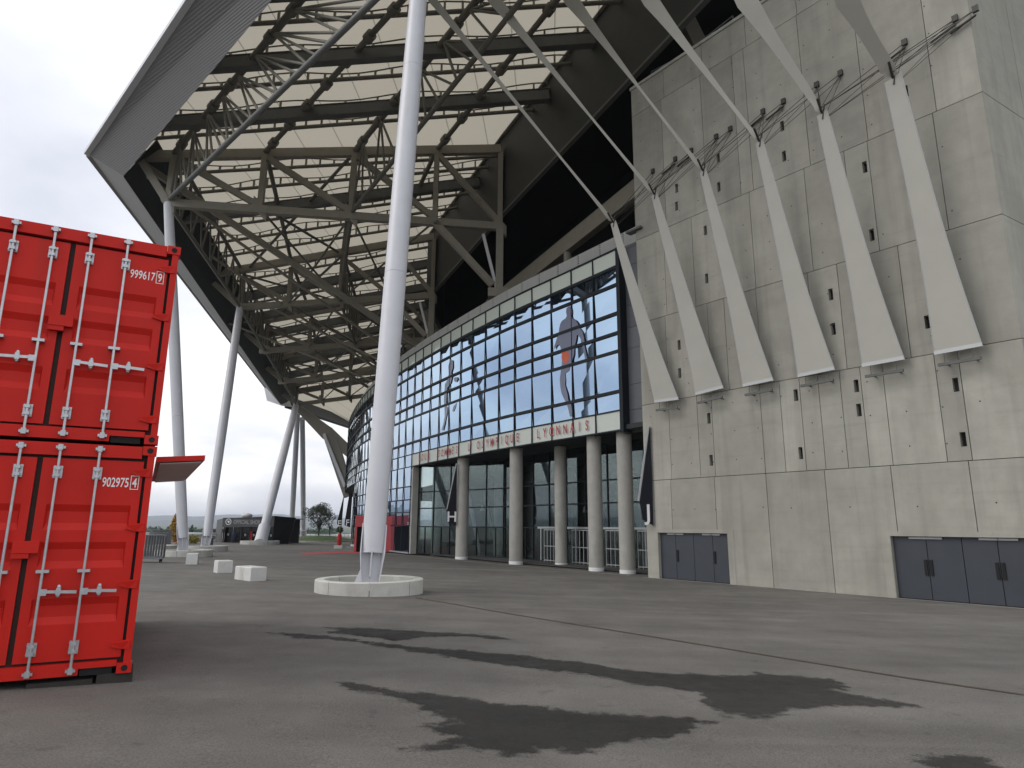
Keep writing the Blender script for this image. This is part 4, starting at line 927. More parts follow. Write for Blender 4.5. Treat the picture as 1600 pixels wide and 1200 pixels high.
# big forked beam at the far end
fb = thing('forked_beam', 'beige forked steel beam bracing the far roof corner against the glass front', 'beam', (-31, 118, ZB))
yb = 116.0
def taper(g, p, q, w0, w1, th): 
    p, q = depth(*p, yb), depth(*q, yb); d = (q - p).normalized(); s_ = d.cross(Vector((0, 1, 0))).normalized()
    g.poly([p - s_ * w0, q - s_ * w1, q + s_ * w1, p + s_ * w0], (0, th, 0))
yb = 116.0; g = MB(); taper(g, (462, 634), (511, 677), .5, 1.2, 1.1); g.build('arm', 'steel_beige', fb)
yb = 115.92; g = MB(); taper(g, (509, 675), (552, 712), 1.2, .8, 1.0); g.build('arm', 'steel_beige', fb)
yb = 115.84; g = MB(); taper(g, (514, 678), (545, 775), 1.1, .9, .9); g.build('leg', 'steel_beige', fb)
g = MB(); p0, p1 = depth(506, 678, yb - .3), depth(539, 760, yb - .3); g.beam(p0, p1, .3, .5); g.build('edge_plate', 'fascia_edge', fb)
# dark stand behind: floor, back wall and ceiling of the open upper concourse
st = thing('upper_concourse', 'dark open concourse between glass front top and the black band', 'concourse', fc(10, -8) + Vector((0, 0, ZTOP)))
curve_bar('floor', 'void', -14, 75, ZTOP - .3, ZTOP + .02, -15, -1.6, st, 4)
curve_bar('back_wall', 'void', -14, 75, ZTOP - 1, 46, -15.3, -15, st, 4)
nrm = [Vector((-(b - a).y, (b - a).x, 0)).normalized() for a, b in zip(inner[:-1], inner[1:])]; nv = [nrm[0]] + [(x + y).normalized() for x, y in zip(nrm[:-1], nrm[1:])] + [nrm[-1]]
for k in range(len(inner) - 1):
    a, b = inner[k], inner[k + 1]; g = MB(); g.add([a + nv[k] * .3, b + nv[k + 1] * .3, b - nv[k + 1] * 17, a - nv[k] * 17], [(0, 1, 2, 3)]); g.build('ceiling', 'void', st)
g = MB(); ra, rb = atz(1003, 290, 23.6), atz(800, 452, 22.2); dd_ = (rb - ra); g.beam(ra - dd_ * .6, rb + dd_ * .25, .6, 1.3); g.build('ring_beam', 'steel_beige', st)
for f in (.02, .5): q = ra + dd_ * f; g = MB(); g.tube(q + Vector((0, 0, -.6)), Vector((q.x, q.y, ZTOP)), .3, n=12); g.build('post', 'steel_beige', st)
pb = vpl(1090, 55, wp(0, 0, -3), AZW); g = MB(); g.beam(pb + Vector((.4, 0, -2)), pb + Vector((-2.5, 2, 9)), .9, .9, up=(1, 0, 0)); g.build('raker', 'steel_beige', st)
hr = [vpl(x, y, wp(0, 0, -1.5), AZW) for x, y in ((1018, 112), (1060, 90), (1113, 50), (1145, 25))]
g = MB()
for a, b in zip(hr[:-1], hr[1:]): g.tube(a, b, .04, n=5); g.tube(a - Vector((0, 0, .5)), b - Vector((0, 0, .5)), .03, n=5)
for p in hr: g.tube(p, Vector((p.x, p.y, ZT)), .04, n=5)
g.build('handrail', 'rail_grey', st)

# ================================================================== COLUMNS AND RINGS
def column(base_px, top, words, r=.47, fork=True, base=None, rad=1.75, ringw=None, box=None):
    b = base or gnd(*base_px); b.z = gz(b.x, b.y)
    t = thing('roof_column', words, 'column', b, 'tilted white roof columns'); d = (top - b).normalized()
    s_ = d.cross(ray(*base_px).normalized()).normalized() if base is None else d.cross(b.normalized()).normalized(); f_ = d.cross(s_).normalized()
    h0 = 1.25 if fork else .3; p0 = b + d * h0
    L_ = (top - p0).length; nseg = 3; 
    for k in range(nseg):
        g = MB(); a0_, c0_ = L_ * k / nseg + (.012 if k else 0), L_ * (k + 1) / nseg
        prof = lambda x: r * (.82 + .18 * math.sin(math.pi * min(1, .08 + .84 * x / L_)))
        for j in range(4): u0, u1 = a0_ + (c0_ - a0_) * j / 4, a0_ + (c0_ - a0_) * (j + 1) / 4; g.tube(p0 + d * u0, p0 + d * u1, prof(u0), prof(u1), 40, cap=j in (0, 3))
        g.build('shaft', 'white_paint', t)
    rb = r * .865
    if fork:
        for sg in (-1, 1):
            g = MB(); g.poly([p0 + s_ * sg * rb * 1.0 + d * .9 - f_ * .09, p0 + s_ * sg * (rb * 1.0) - d * .05 - f_ * .3, b + s_ * sg * rb * .66 + d * .12 - f_ * .25, b + s_ * sg * rb * .66 + d * .12 + f_ * .25, p0 + s_ * sg * (rb * 1.0) - d * .05 + f_ * .3, p0 + s_ * sg * rb * 1.0 + d * .9 + f_ * .09], s_ * sg * .035); g.build('fork_plate', 'white_paint', t)
        g = MB(); g.poly([p0 + s_ * rb * .98, p0 - s_ * rb * .98, b - s_ * rb * .64 + d * .1, b + s_ * rb * .64 + d * .1], f_ * .06); g.build('web', 'white_paint', t)
        g = MB(); g.poly([p0 + f_ * -.42, p0 + f_ * .40, b + f_ * .3 + d * .45, b - f_ * .3 + d * .45], s_ * .05); g.build('stiffener', 'white_paint', t)
        g = MB(); g.tube(p0 - d * .04, p0, rb * 1.03, n=36); g.build('end_plate', 'white_paint', t)
        g = MB(); g.poly([b + s_ * .30 - f_ * .3 + d * .85, b + s_ * .60 - f_ * .3 + d * .05, b + s_ * .2 - f_ * .3 + d * .05, b + s_ * .2 - f_ * .3 + d * .8], f_ * .05); g.build('foot_gusset', 'fascia_edge', t)
    else:
        g = MB(); g.tube(b + d * .2, b + d * 3.4, r * 1.32, r * 1.26, 32); g.build('sleeve', 'white_paint', t)
    return b
def ring(b, words, rad=1.72, h=.42, nseg=8, rot=.2, grp='concrete ring kerbs around the columns'):
    t = thing('ring_kerb', words, 'kerb ring', b, grp)
    for k in range(nseg):
        g = MB(); a0, a1 = rot + 2 * math.pi * k / nseg + .006, rot + 2 * math.pi * (k + 1) / nseg - .006; n = 6; vs = []
        for i in range(n + 1):
            a = a0 + (a1 - a0) * i / n
            for r_, z in ((rad - .30, -.06), (rad, -.06), (rad, h - .025), (rad - .025, h), (rad - .275, h), (rad - .3, h - .025)):
                x, y = b.x + r_ * math.cos(a), b.y + r_ * math.sin(a); vs.append((x, y, (gz(x, y) if z < 0 else b.z) + z))
        g.add(vs, [(i * 6 + j, i * 6 + (j + 1) % 6, i * 6 + 6 + (j + 1) % 6, i * 6 + 6 + j) for i in range(n) for j in range(6)] + [(5, 4, 3, 2, 1, 0), tuple(n * 6 + j for j in range(6))]); g.f = [f[::-1] for f in g.f]
        g.build('segment', 'concrete_pale', t)
    g = MB(); g.tube(b + Vector((0, 0, -.05)), b + Vector((0, 0, .16)), rad - .32, n=32); g.build('fill', 'concrete_grey', t)
B1 = gnd(577, 925); top1 = roofpt(665, -140, -2.5); column((577, 925), top1, 'thick white steel column in front of the glass, standing in a concrete ring', .425, base=B1); ring(B1, 'complete pale concrete ring kerb around the column in front of the glass')
B2 = gnd(287, 869); column((287, 869), C2, 'white steel column rising beside the red containers to the roof corner', .385, base=B2); ring(B2, 'concrete ring kerb at the column beside the red containers', 1.8)
B3 = gnd(320, 860.5); column((320, 860), C3, 'tilted white steel column between container column and shop', .425, base=B3); ring(B3, 'concrete ring kerb just behind the ring beside the containers', 1.85)
B4 = gnd(406, 851); column((406, 851), C4, 'strongly tilted white column with sleeve foot in front of the shop', .62, fork=False, base=B4); ring(B4, 'concrete ring kerb in front of the black shop', 2.45, .5, 10)
B5 = depth(455, 838, 135); column((455, 838), C4 + Vector((-.3, 2, -1.2)), 'upright white column seen behind the black shop', .5, fork=False, base=B5)
B6 = gnd(474, 844.5); column((474, 844), C4 + Vector((.3, 3, -2)), 'white column leaning back beside the small tree', .5, fork=False, base=B6)

# ================================================================== SHIPPING CONTAINERS
CAZ = -28.5; CO = gnd(203, 1066); CO.z = gz(CO.x, CO.y); RX, RY = azv(CAZ + 90), azv(CAZ); CWD, CH, CL = 2.50, 2.765, 6.06
def container(z0, digits, check, words, awning):
    t = thing('shipping_container', words, 'container', (CO.x, CO.y, z0), 'stacked red shipping containers')
    P = lambda x, y, z: Vector((CO.x, CO.y, z0)) + RX * x + RY * y + Vector((0, 0, z))       # x 0 at right corner, negative to the left
    def bx(g, x0, x1, y0, y1, za, zb, mi=0): return g.box(P((x0 + x1) / 2, (y0 + y1) / 2, (za + zb) / 2), RX * (x1 - x0) / 2, RY * (y1 - y0) / 2, (0, 0, (zb - za) / 2), mi)
    W = CWD
    for x0 in (-.165, -W + .003):                                    # corner castings with oval holes
        for za, zb in ((0, .118), (CH - .118, CH)):
            g = MB(); bx(g, x0, x0 + .162, -.012, .17, za, zb); c = g.build('corner_casting', 'red_paint', t)
            g = MB(); g.tube(P(x0 + .085, -.016, (za + zb) / 2), P(x0 + .085, -.0125, (za + zb) / 2), .036, n=14); g.build('hole', 'slot_dark', c)
            g = MB(); bx(g, x0, x0 + .162, CL - .17, CL, za, zb); g.build('corner_casting', 'red_paint', t)
    for x0 in (-.10, -W + .02):
        g = MB(); bx(g, x0, x0 + .08, 0, .12, .118, CH - .118); g.build('corner_post', 'red_paint', t); g = MB(); bx(g, x0, x0 + .08, CL - .12, CL - .003, .118, CH - .118); g.build('corner_post', 'red_paint', t)
    g = MB(); bx(g, -W + .167, -.169, .002, .10, CH - .165, CH - .01); g.build('door_header', 'red_paint', t)
    # sill with forklift notch
    g = MB(); bx(g, -W + .167, -.56, .004, .12, .012, .155); bx(g, -.559, -.169, .004, .12, .085, .155); g.build('door_sill', 'red_paint', t)
    g = MB(); bx(g, -.545, -.21, .03, .10, .0, .083); g.build('pocket', 'slot_dark', t)
    zb, zt = .185, CH - .20
    g = MB(); bx(g, -W + .10, -.10, .09, .10, .12, CH - .12); g.build('gasket', 'gasket', t)
    fr = ((.235, .365), (.425, .555), (.70, .825))
    for side in (0, 1):
        xa, xb = (-W / 2 + .03, -.135) if side == 0 else (-W + .135, -W / 2 - .03); y0 = .035; dep = .038; g = MB()
        ia, ib = xa + .10, xb - .09; zs = [zb] + [v for f0, f1 in reversed(fr) for v in (zt - (zt - zb) * f1, zt - (zt - zb) * f0)] + [zt]
        for (u0, u1) in ((xa, ia), (ib, xb)): g.add([P(u0, y0, zb), P(u1, y0, zb), P(u1, y0, zt), P(u0, y0, zt)], [(0, 1, 2, 3)])
        for k in range(0, len(zs) - 1):
            za_, zb_ = zs[k], zs[k + 1]
            if k % 2 == 0: g.add([P(ia, y0, za_), P(ib, y0, za_), P(ib, y0, zb_), P(ia, y0, zb_)], [(0, 1, 2, 3)])
            else:
                s_ = .085; q = [P(ia, y0, za_), P(ib, y0, za_), P(ib, y0, zb_), P(ia, y0, zb_)]; r_ = [P(ia + .02, y0 + dep, za_ + s_), P(ib - .02, y0 + dep, za_ + s_), P(ib - .02, y0 + dep, zb_ - s_), P(ia + .02, y0 + dep, zb_ - s_)]
                g.add(q + r_, [(0, 1, 5, 4), (1, 2, 6, 5), (2, 3, 7, 6), (3, 0, 4, 7), (4, 5, 6, 7)])
        bx(g, xa, xb, y0 + .04, y0 + .05, zb, zt)
        q = [(xa, zb), (xb, zb), (xb, zt), (xa, zt)]
        for (x0, a0), (x1, a1) in zip(q, q[1:] + q[:1]): g.add([P(x0, y0, a0), P(x0, y0 + .05, a0), P(x1, y0 + .05, a1), P(x1, y0, a1)], [(0, 1, 2, 3)])
        lf = g.build('door', 'red_paint', t)
        sg = 1 if side == 0 else -1; xs = -W / 2
        for k, off in enumerate((.20, .615)):
            xr = xs + sg * off; g = MB(); g.tube(P(xr, -.035, .06), P(xr, -.035, CH - .05), .0165, n=12); rod = g.build('lock_rod', 'galv', t)
            for za_, hh in ((zb + .15, .15), (zt - .17, .15)):
                g = MB(); bx(g, xr - .048, xr + .048, .004, .034, za_ - .075, za_ + .075); bx(g, xr - .028, xr + .028, -.06, .004, za_ - .06, za_ - .025); bx(g, xr - .028, xr + .028, -.06, .004, za_ + .025, za_ + .06)
                for u in (-.045, .045):
                    for v in (-.05, .05): g.tube(P(xr + u * .9, -.008, za_ + v), P(xr + u * .9, .006, za_ + v), .011, n=6)
                g.build('bracket', 'galv', rod)
            for za_ in (.075, CH - .07):
                g = MB(); bx(g, xr - .05, xr + .05, -.05, .0, za_ - .016, za_ + .016); bx(g, xr - .026, xr + .026, -.07, -.01, za_ - .035, za_ + .035); g.build('cam_keeper', 'galv', rod)
            g = MB(); bx(g, xr - .065, xr + .065, -.05, .034, 1.20, 1.235); g.build('guide', 'galv', rod)
            hz = .985; g = MB(); bx(g, min(xr - .005 * sg, xr + .07 * sg), max(xr - .005 * sg, xr + .07 * sg), -.055, -.005, hz - .045, hz + .03); g.beam(P(xr + .06 * sg, -.05, hz), P(xr + .37 * sg, -.035, hz - .012), .016, .035); g.build('handle', 'galv', rod)
            g = MB(); g.sphere(P(xr + .185 * sg, -.025, hz + .05), .024, .02, .03); bx(g, xr + .185 * sg - .024, xr + .185 * sg + .024, -.055, .034, hz - .04, hz + .04); g.sphere(P(xr + .185 * sg, -.025, hz - .05), .022, .02, .026); g.build('latch', 'galv', rod)
    for x0 in (-.15, -W + .07):
        for f in (.06, .36, .65, .94):
            z = zb + (zt - zb) * f; g = MB(); g.poly([P(x0 - .10, .028, z - .02), P(x0 + .02, .024, z - .05), P(x0 + .10, -.006, z - .05), P(x0 + .10, -.006, z + .05), P(x0 + .02, .024, z + .05), P(x0 - .10, .028, z + .02)], RY * -.02); g.build('hinge', 'red_paint', t)
    g = MB(); bx(g, -W / 2 - .13, -W / 2 + .13, -.05, .034, 1.43, 1.57); bx(g, -W / 2 - .13, -W / 2 + .04, -.04, .034, 1.37, 1.427); g.build('lock_box', 'red_paint', t)
    # corrugated sides, roof and end
    for x0, sgn in ((-.03, 1), (-W + .03, -1)):
        g = MB(); n = 22; vs = []
        for i in range(n * 4 + 1):
            y = .13 + (CL - .26) * i / (n * 4); o_ = (.0, .0, -.036, -.036)[i % 4] * sgn
            vs += [P(x0 + o_, y, .14), P(x0 + o_, y, CH - .1)]
        g.add(vs, [(2 * i, 2 * i + 1, 2 * i + 3, 2 * i + 2) for i in range(n * 4)]); g.build('side_wall', 'red_side', t)
        g = MB(); bx(g, min(x0, x0 - .06 * sgn), max(x0, x0 - .06 * sgn), .171, CL - .171, .02, .16); g.build('bottom_rail', 'red_side', t)
        g = MB(); bx(g, min(x0, x0 - .06 * sgn), max(x0, x0 - .06 * sgn), .171, CL - .171, CH - .10, CH - .012); g.build('top_rail', 'red_side', t)
    g = MB(); bx(g, -W + .1, -.1, .14, CL - .05, CH - .045, CH - .03); g.build('roof_panel', 'red_side', t)
    g = MB(); bx(g, -W + .1, -.1, CL - .05, CL - .03, .12, CH - .12); g.build('end_wall', 'red_side', t)
    g = MB(); bx(g, -W + .1, -.1, .14, CL - .06, .13, .15); g.build('floor', 'wood_dark', t)
    # number
    hN = .118; zN = zt - .33; g = MB(); text(g, digits, P(-.425, y0 - .004, zN), RX, (0, 0, 1), hN, wscale=.60); g.build('number', 'label_white', t)
    g = MB(); text(g, check, P(-.215, y0 - .004, zN), RX, (0, 0, 1), hN, wscale=.66)
    for a, b, c, d in ((-.262, -.168, -.03, -.022), (-.262, -.168, hN + .022, hN + .03), (-.262, -.254, -.022, hN + .022), (-.176, -.168, -.022, hN + .022)):
        g.add([P(a, y0 - .004, zN + c), P(b, y0 - .004, zN + c), P(b, y0 - .004, zN + d), P(a, y0 - .004, zN + d)], [(0, 1, 2, 3)])
    g.build('check_digit', 'label_white', t)
    if awning:
        g = MB(); g.poly([P(.0, .35, CH - .10), P(.60, .35, CH - .045), P(.60, 5.2, CH - .045), P(.0, 5.2, CH - .10)], (0, 0, -.07)); g.build('side_hatch', 'red_paint', t)
        g = MB(); g.poly([P(.05, .42, CH - .176), P(.56, .42, CH - .128), P(.56, 5.1, CH - .128), P(.05, 5.1, CH - .176)], (0, 0, -.015)); g.build('hatch_lining', 'roof_white', t)
    return t
ZC = CO.z + .115
container(ZC, '902975', '4', 'lower red shipping container numbered 902975 4, side hatch propped open', True)
container(ZC + CH + .028, '999617', '9', 'upper red shipping container numbered 999617 9, stacked on the other', False)
for x0, x1, z1, wd in ((-.36, .02, .117, 'dark timber packer under the lower container corner'), (-1.05, -.40, .075, 'low dark timber sleeper lying under the lower container sill')):
    p = CO + RX * (x0 + x1) / 2 + RY * .3; g = MB(); zz0 = gz(p.x, p.y) - .02; g.box((p.x, p.y, (zz0 + CO.z + z1 - .004) / 2), RX * (x1 - x0) / 2, RY * .28, (0, 0, (CO.z + z1 - .004 - zz0) / 2)); o = g.build('timber_packer', 'wood_dark', at=(p.x, p.y, zz0)); tag(o, wd, 'timber')
p = CO + RX * -2.3 + RY * .3; g = MB(); g.box((p.x, p.y, CO.z + .045), RX * .2, RY * .28, (0, 0, .068)); o = g.build('timber_packer', 'wood_dark', at=(p.x, p.y, CO.z - .02)); tag(o, 'dark timber packer under the far side of the lower container', 'timber')
for yy in (CL - .3,):
    for xx in (-.2, -2.3): p = CO + RX * xx + RY * yy; g = MB(); g.box((p.x, p.y, CO.z + .03), RX * .2, RY * .2, (0, 0, .084)); o = g.build('timber_packer', 'wood_dark', at=(p.x, p.y, CO.z - .05)); tag(o, 'dark timber packer under the rear of the lower container', 'timber', 'rear packers')

# ================================================================== PLAZA FURNITURE
def block(px, py, sx, sy, sz, rz, words, n=1):
    p = gnd(px, py); p.z = gz(p.x, p.y); t = thing('concrete_block', words, 'block', p, 'white concrete cubes on the plaza')
    c, s_ = azv(rz + 90), azv(rz)
    for k in range(n):
        q = p + s_ * (k * (sy + .015)); g = MB(); bm = .03
        vs = []
        for (dx_, dy_, z) in ((1, 1, -.06), (1, 1, sz - bm), (1 - 2 * bm / sx, 1 - 2 * bm / sy, sz)):
            vs += [q + c * sx / 2 * dx_ * a + s_ * sy / 2 * dy_ * b + Vector((0, 0, z)) for a, b in ((-1, -1), (1, -1), (1, 1), (-1, 1))]
        g.add(vs, [(j * 4 + i, j * 4 + (i + 1) % 4, j * 4 + 4 + (i + 1) % 4, j * 4 + 4 + i) for j in range(2) for i in range(4)] + [(8, 9, 10, 11)]); g.build('cube', 'block_white', t)
block(300, 881.5, .56, .56, .56, -18, 'small white concrete cube in front of the ring beside the containers')
block(348, 894.5, .62, .62, .52, -38, 'white concrete cube standing alone between the two others')
block(397, 907, .62, .62, .50, -48, 'pair of white concrete cubes set side by side', 2)
# crowd-barrier trolleys next to the containers
def trolley(px, py, w, h, dep_, rz, words):
    p = gnd(px, py); p.z = gz(p.x, p.y); t = thing('barrier_trolley', words, 'trolley', p, 'trolleys stacked with crowd barriers'); c, s_ = azv(rz + 90), azv(rz); z0 = p.z + .28
    for k in range(7):
        q = p + s_ * (k - 3) * dep_ / 7; g = MB(); a, b = q - c * w / 2, q + c * w / 2
        for z in (z0, z0 + h): g.tube(a + Vector((0, 0, z - q.z)), b + Vector((0, 0, z - q.z)), .025, n=6)
        for i in range(13): r_ = a.lerp(b, i / 12); g.tube(r_ + Vector((0, 0, z0 - q.z)), r_ + Vector((0, 0, z0 + h - q.z)), .025 if i in (0, 12) else .012, n=5)
        g.build('barrier', 'rail_grey', t)
    g = MB(); g.box(p + Vector((0, 0, .22)), c * w / 2, s_ * dep_ / 2, (0, 0, .04)); g.build('deck', 'rail_grey', t)
    for a in (-1, 1):
        for b in (-1, 1): q = p + c * a * w * .42 + s_ * b * dep_ * .4 + Vector((0, 0, .09)); g = MB(); g.tube(q - c * .03, q + c * .03, .09, n=12); g.build('wheel', 'slot_dark', t)
trolley(229, 878.5, 1.6, 1.15, .8, -20, 'grey trolley of stacked barriers half hidden by the lower container')
trolley(249, 853, 1.9, 1.3, 1.0, -50, 'grey trolley of stacked barriers behind the hidden one')
B0 = gnd(241, 860); ring(B0, 'concrete ring kerb partly hidden behind the red containers', 1.7)
# railing along the plaza edge
def railing(p, q, words):
    p.z, q.z = gz(p.x, p.y), gz(q.x, q.y); t = thing('railing', words, 'railing', p, 'railings at the plaza edge'); L_ = (q - p).length; n = int(L_ / 2)
    for z in (.12, 1.1): g = MB(); g.beam(p + Vector((0, 0, z)), q + Vector((0, 0, z)), .05, .06); g.build('rail', 'rail_grey', t)
    for i in range(n + 1):
        r_ = p.lerp(q, i / n); g = MB(); g.beam(r_, r_ + Vector((0, 0, 1.12)), .07, .07, up=(1, 0, 0)); g.build('post', 'rail_grey', t)
        if i < n:
            g = MB()
            for k in range(1, 12): s_ = p.lerp(q, (i + k / 12) / n); g.beam(s_ + Vector((0, 0, .14)), s_ + Vector((0, 0, 1.08)), .025, .025, up=(1, 0, 0))
            g.build('balusters', 'rail_grey', t, kind='stuff')
railing(depth(205, 849, 82), depth(338, 848, 100), 'grey bar railing at the plaza edge between containers and shop')
railing(depth(440, 846, 140), depth(545, 842, 165), 'grey bar railing at the plaza edge beyond the shop')

# shop
sh = thing('shop_kiosk', 'low black kiosk with pale OFFICIAL SHOP lettering and slanted end', 'shop', gnd(390, 848)); yS = 98.0
zS0 = gz(*depth(390, 848, yS).xy)
def sp(px, py, dd=0): return depth(px, py, yS + dd)
zc_ = lambda px, py, dd=0: sp(px, py, dd)[2]
def quad3(name, m, pts, th=(0, .25, 0)): g = MB(); g.poly(pts, th); return g.build(name, m, sh)
def gp(px, dd=0): q = depth(px, 845, yS + dd); return Vector((q.x, q.y, gz(q.x, q.y) - .02))
hS = [sp(345, 810)[2], sp(425, 806)[2]]
fl, fr_ = gp(345), gp(426, -1); bl_, br_ = gp(336, 5), gp(450, 3)
top = lambda v, z: Vector((v.x, v.y, z))
zt0, zt1 = sp(345, 810)[2], depth(426, 806, yS - 1)[2]
cut = .64
zl = zS0 + (zt0 - zS0) * cut
quad3('sign_board', 'shop_grey', [top(fl, zl), top(fr_, zl + .15), top(fr_, zt1), top(fl, zt0)])
quad3('end_panel', 'shop_grey', [bl_, fl, top(fl, zt0), top(bl_, zt0 - .2)], (0, .2, 0))
R1 = gp(450, 2); R1t = depth(462, 809, yS + 2)
quad3('end_wall', 'shop_black', [fr_, R1, R1t, top(fr_, zt1)], (0, .3, 0))
g = MB(); g.poly([top(fl, zt0 - .03), top(fr_, zt0 - .03), Vector((R1t.x, R1t.y, zt0 - .03)), Vector((R1t.x - 1, R1t.y + 7, zt0 - .03)), Vector((bl_.x, bl_.y + 6, zt0 - .03))], (0, 0, .12)); g.build('roof', 'shop_black', sh)
g = MB(); bk = Vector((0, 7, 0)); g.poly([bl_ + bk, R1 + bk * .7, top(R1 + bk * .7, zt0), top(bl_ + bk, zt0)], (0, .2, 0)); g.build('back_wall', 'shop_black', sh)
# shopfront: dark panes between posts
npn = 6
for i in range(npn):
    a, b = fl.lerp(fr_, (i + .06) / npn), fl.lerp(fr_, (i + .94) / npn); inn = Vector((0, .9, 0)); g = MB(); g.poly([a + inn, b + inn, top(b + inn, zl + .1), top(a + inn, zl + .1)], (0, .03, 0)); pn = g.build('shop_window', 'glass_black', sh)
    if i in (0, 2, 3, 5): g = MB(); c = (a + b) / 2 + inn + Vector((0, -.02, 1.15)); g.box(c, (.13, 0, 0), (0, .01, 0), (0, 0, .16)); g.build('notice', 'wall_grey', pn)
    if i == 3: g = MB(); c = (a + b) / 2 + inn + Vector((-.4, -.02, 1.0)); g.box(c, (.18, 0, 0), (0, .012, 0), (0, 0, .75)); g.build('red_poster', 'red_cloth', pn)
for i in range(npn + 1): a = fl.lerp(fr_, i / npn) + Vector((0, .75, 0)); g = MB(); g.beam(a, top(a, zl + .05), .14, .14, up=(1, 0, 0)); g.build('post', 'shop_black', sh)
dS = (fr_ - fl).normalized(); p_s = fl.lerp(fr_, .47); text(g := MB(), 'OFFICIAL SHOP', Vector((p_s.x, p_s.y, zl + .48)) + Vector((0, -.03, 0)), dS, (0, 0, 1), .58, wscale=.72); g.build('lettering', 'wall_grey', sh)
p_s = fl.lerp(fr_, .115) + Vector((0, -.03, 0)); g = MB()
for i in range(20):
    a0, a1 = 2 * math.pi * i / 20, 2 * math.pi * (i + 1) / 20; c = Vector((p_s.x, p_s.y, zl + .78))
    g.add([c + dS * r_ * math.cos(a) + Vector((0, 0, r_ * math.sin(a))) for r_, a in ((.36, a0), (.45, a0), (.45, a1), (.36, a1))], [(0, 1, 2, 3)])
g.add([c + dS * x + Vector((0, 0, z)) for x, z in ((-.2, .2), (.05, .1), (.22, .22), (.1, -.25), (-.1, -.05))], [(4, 3, 2, 1, 0)]); g.build('emblem', 'label_white', sh)
g = MB(); g.sphere(sp(386, 805.5, 3), .8, .8, .38, 16, 6); g.build('skylight_dome', 'roof_white', sh)
# person walking past the shop window
pz = gnd(364, 848.5); per = None
def person(p, words, h=1.72):
    me = bpy.data.meshes.new('person'); sk = [(0, 0, .95, .13), (0, 0, 1.2, .15), (0, 0, 1.42, .16), (0, 0, 1.52, .06), (0, 0, 1.66, .105), (-.1, 0, .9, .095), (-.12, .08, .5, .07), (-.12, 0, .08, .045), (-.12, -.12, .04, .045), (.1, 0, .9, .095), (.12, -.1, .5, .07), (.13, .05, .08, .045), (.13, -.08, .04, .045), (-.21, 0, 1.4, .06), (-.27, .03, 1.12, .045), (-.27, -.08, .88, .035), (.21, 0, 1.4, .06), (.27, .03, 1.12, .045), (.26, -.1, .88, .035)]
    ed = [(0, 1), (1, 2), (2, 3), (3, 4), (0, 5), (5, 6), (6, 7), (7, 8), (0, 9), (9, 10), (10, 11), (11, 12), (2, 13), (13, 14), (14, 15), (2, 16), (16, 17), (17, 18)]
    me.from_pydata([v[:3] for v in sk], ed, []); o = bpy.data.objects.new('person', me); col.objects.link(o); o.location = p
    m = o.modifiers.new('skin', 'SKIN'); o.modifiers.new('sub', 'SUBSURF').levels = 1
    for i, v in enumerate(sk): me.skin_vertices[0].data[i].radius = (v[3], v[3]); me.skin_vertices[0].data[i].use_root = i == 0
    me.materials.append(MAT['blue_clothes']); tag(o, words, 'person')
person(pz, 'person in dark clothes walking in front of the shop window')
# litter bin by the shop
p = gnd(329, 852); t = thing('litter_bin', 'small dark litter bin beside the tilted column', 'bin', p); g = MB(); g.tube(p, p + Vector((0, 0, .85)), .24, .27, 14); g.build('body', 'steel_dark', t); g = MB(); g.tube(p + Vector((0, 0, .85)), p + Vector((0, 0, .93)), .29, .25, 14); g.build('lid', 'frame_light', t)

# red portal in front of the glass
pp = gnd(556, 862.5); po = thing('entrance_portal', 'red boxed entrance portal with black doorway in front of the glass', 'portal', pp); yP = pp.y
paz = 84
def pq(px, py): return vpl(px, py, pp, paz)
zp0 = gz(pp.x, pp.y); zpt = pq(556, 806)[2]; a0, a1 = pq(552.5, 862), pq(617, 862); a0.z = a1.z = zp0; dP = (a1 - a0).normalized(); nP = Vector((-dP.y, dP.x, 0)); Lp = (a1 - a0).length
d0, d1_ = (pq(556.5, 850) - a0).dot(dP), (pq(600, 850) - a0).dot(dP); zd = pq(560, 823)[2]
def pbx(name, x0, x1, z0, z1, y0, y1, m): g = MB(); g.box(a0 + dP * (x0 + x1) / 2 + nP * (y0 + y1) / 2 + Vector((0, 0, (z0 + z1) / 2 - zp0)), dP * (x1 - x0) / 2, nP * (y1 - y0) / 2, (0, 0, (z1 - z0) / 2)); return g.build(name, m, po)
pbx('jamb', 0, d0, zp0, zpt, 0, 3, 'portal_red'); pbx('jamb', d1_, Lp, zp0, zpt, 0, 3, 'portal_red'); pbx('lintel', d0 + .002, d1_ - .002, zd, zpt, 0, 3, 'portal_red'); pbx('door_recess', d0 + .002, d1_ - .002, zp0, zd - .002, .6, .7, 'void')
g = MB(); cP = a0 + dP * 1.05 - nP * .012 + Vector((0, 0, (zd + zpt) / 2 - zp0 + .28)); g.add([cP + dP * x + Vector((0, 0, z)) for x, z in ((-.13, .2), (.13, .2), (.13, -.02), (0, -.2), (-.13, -.02))], [(4, 3, 2, 1, 0)]); g.build('emblem', 'label_white', po)
g = MB(); cP = a0 + dP * 1.05 - nP * .012 + Vector((0, 0, (zd + zpt) / 2 - zp0 - .3))
for k in range(2):
    for i in range(5): g.add([cP + dP * (-.35 + i * .15 + x) + Vector((0, 0, z - k * .17)) for x, z in ((0, 0), (.1, 0), (.1, .13), (0, .13))], [(0, 1, 2, 3)])
g.build('lettering', 'label_white', po)
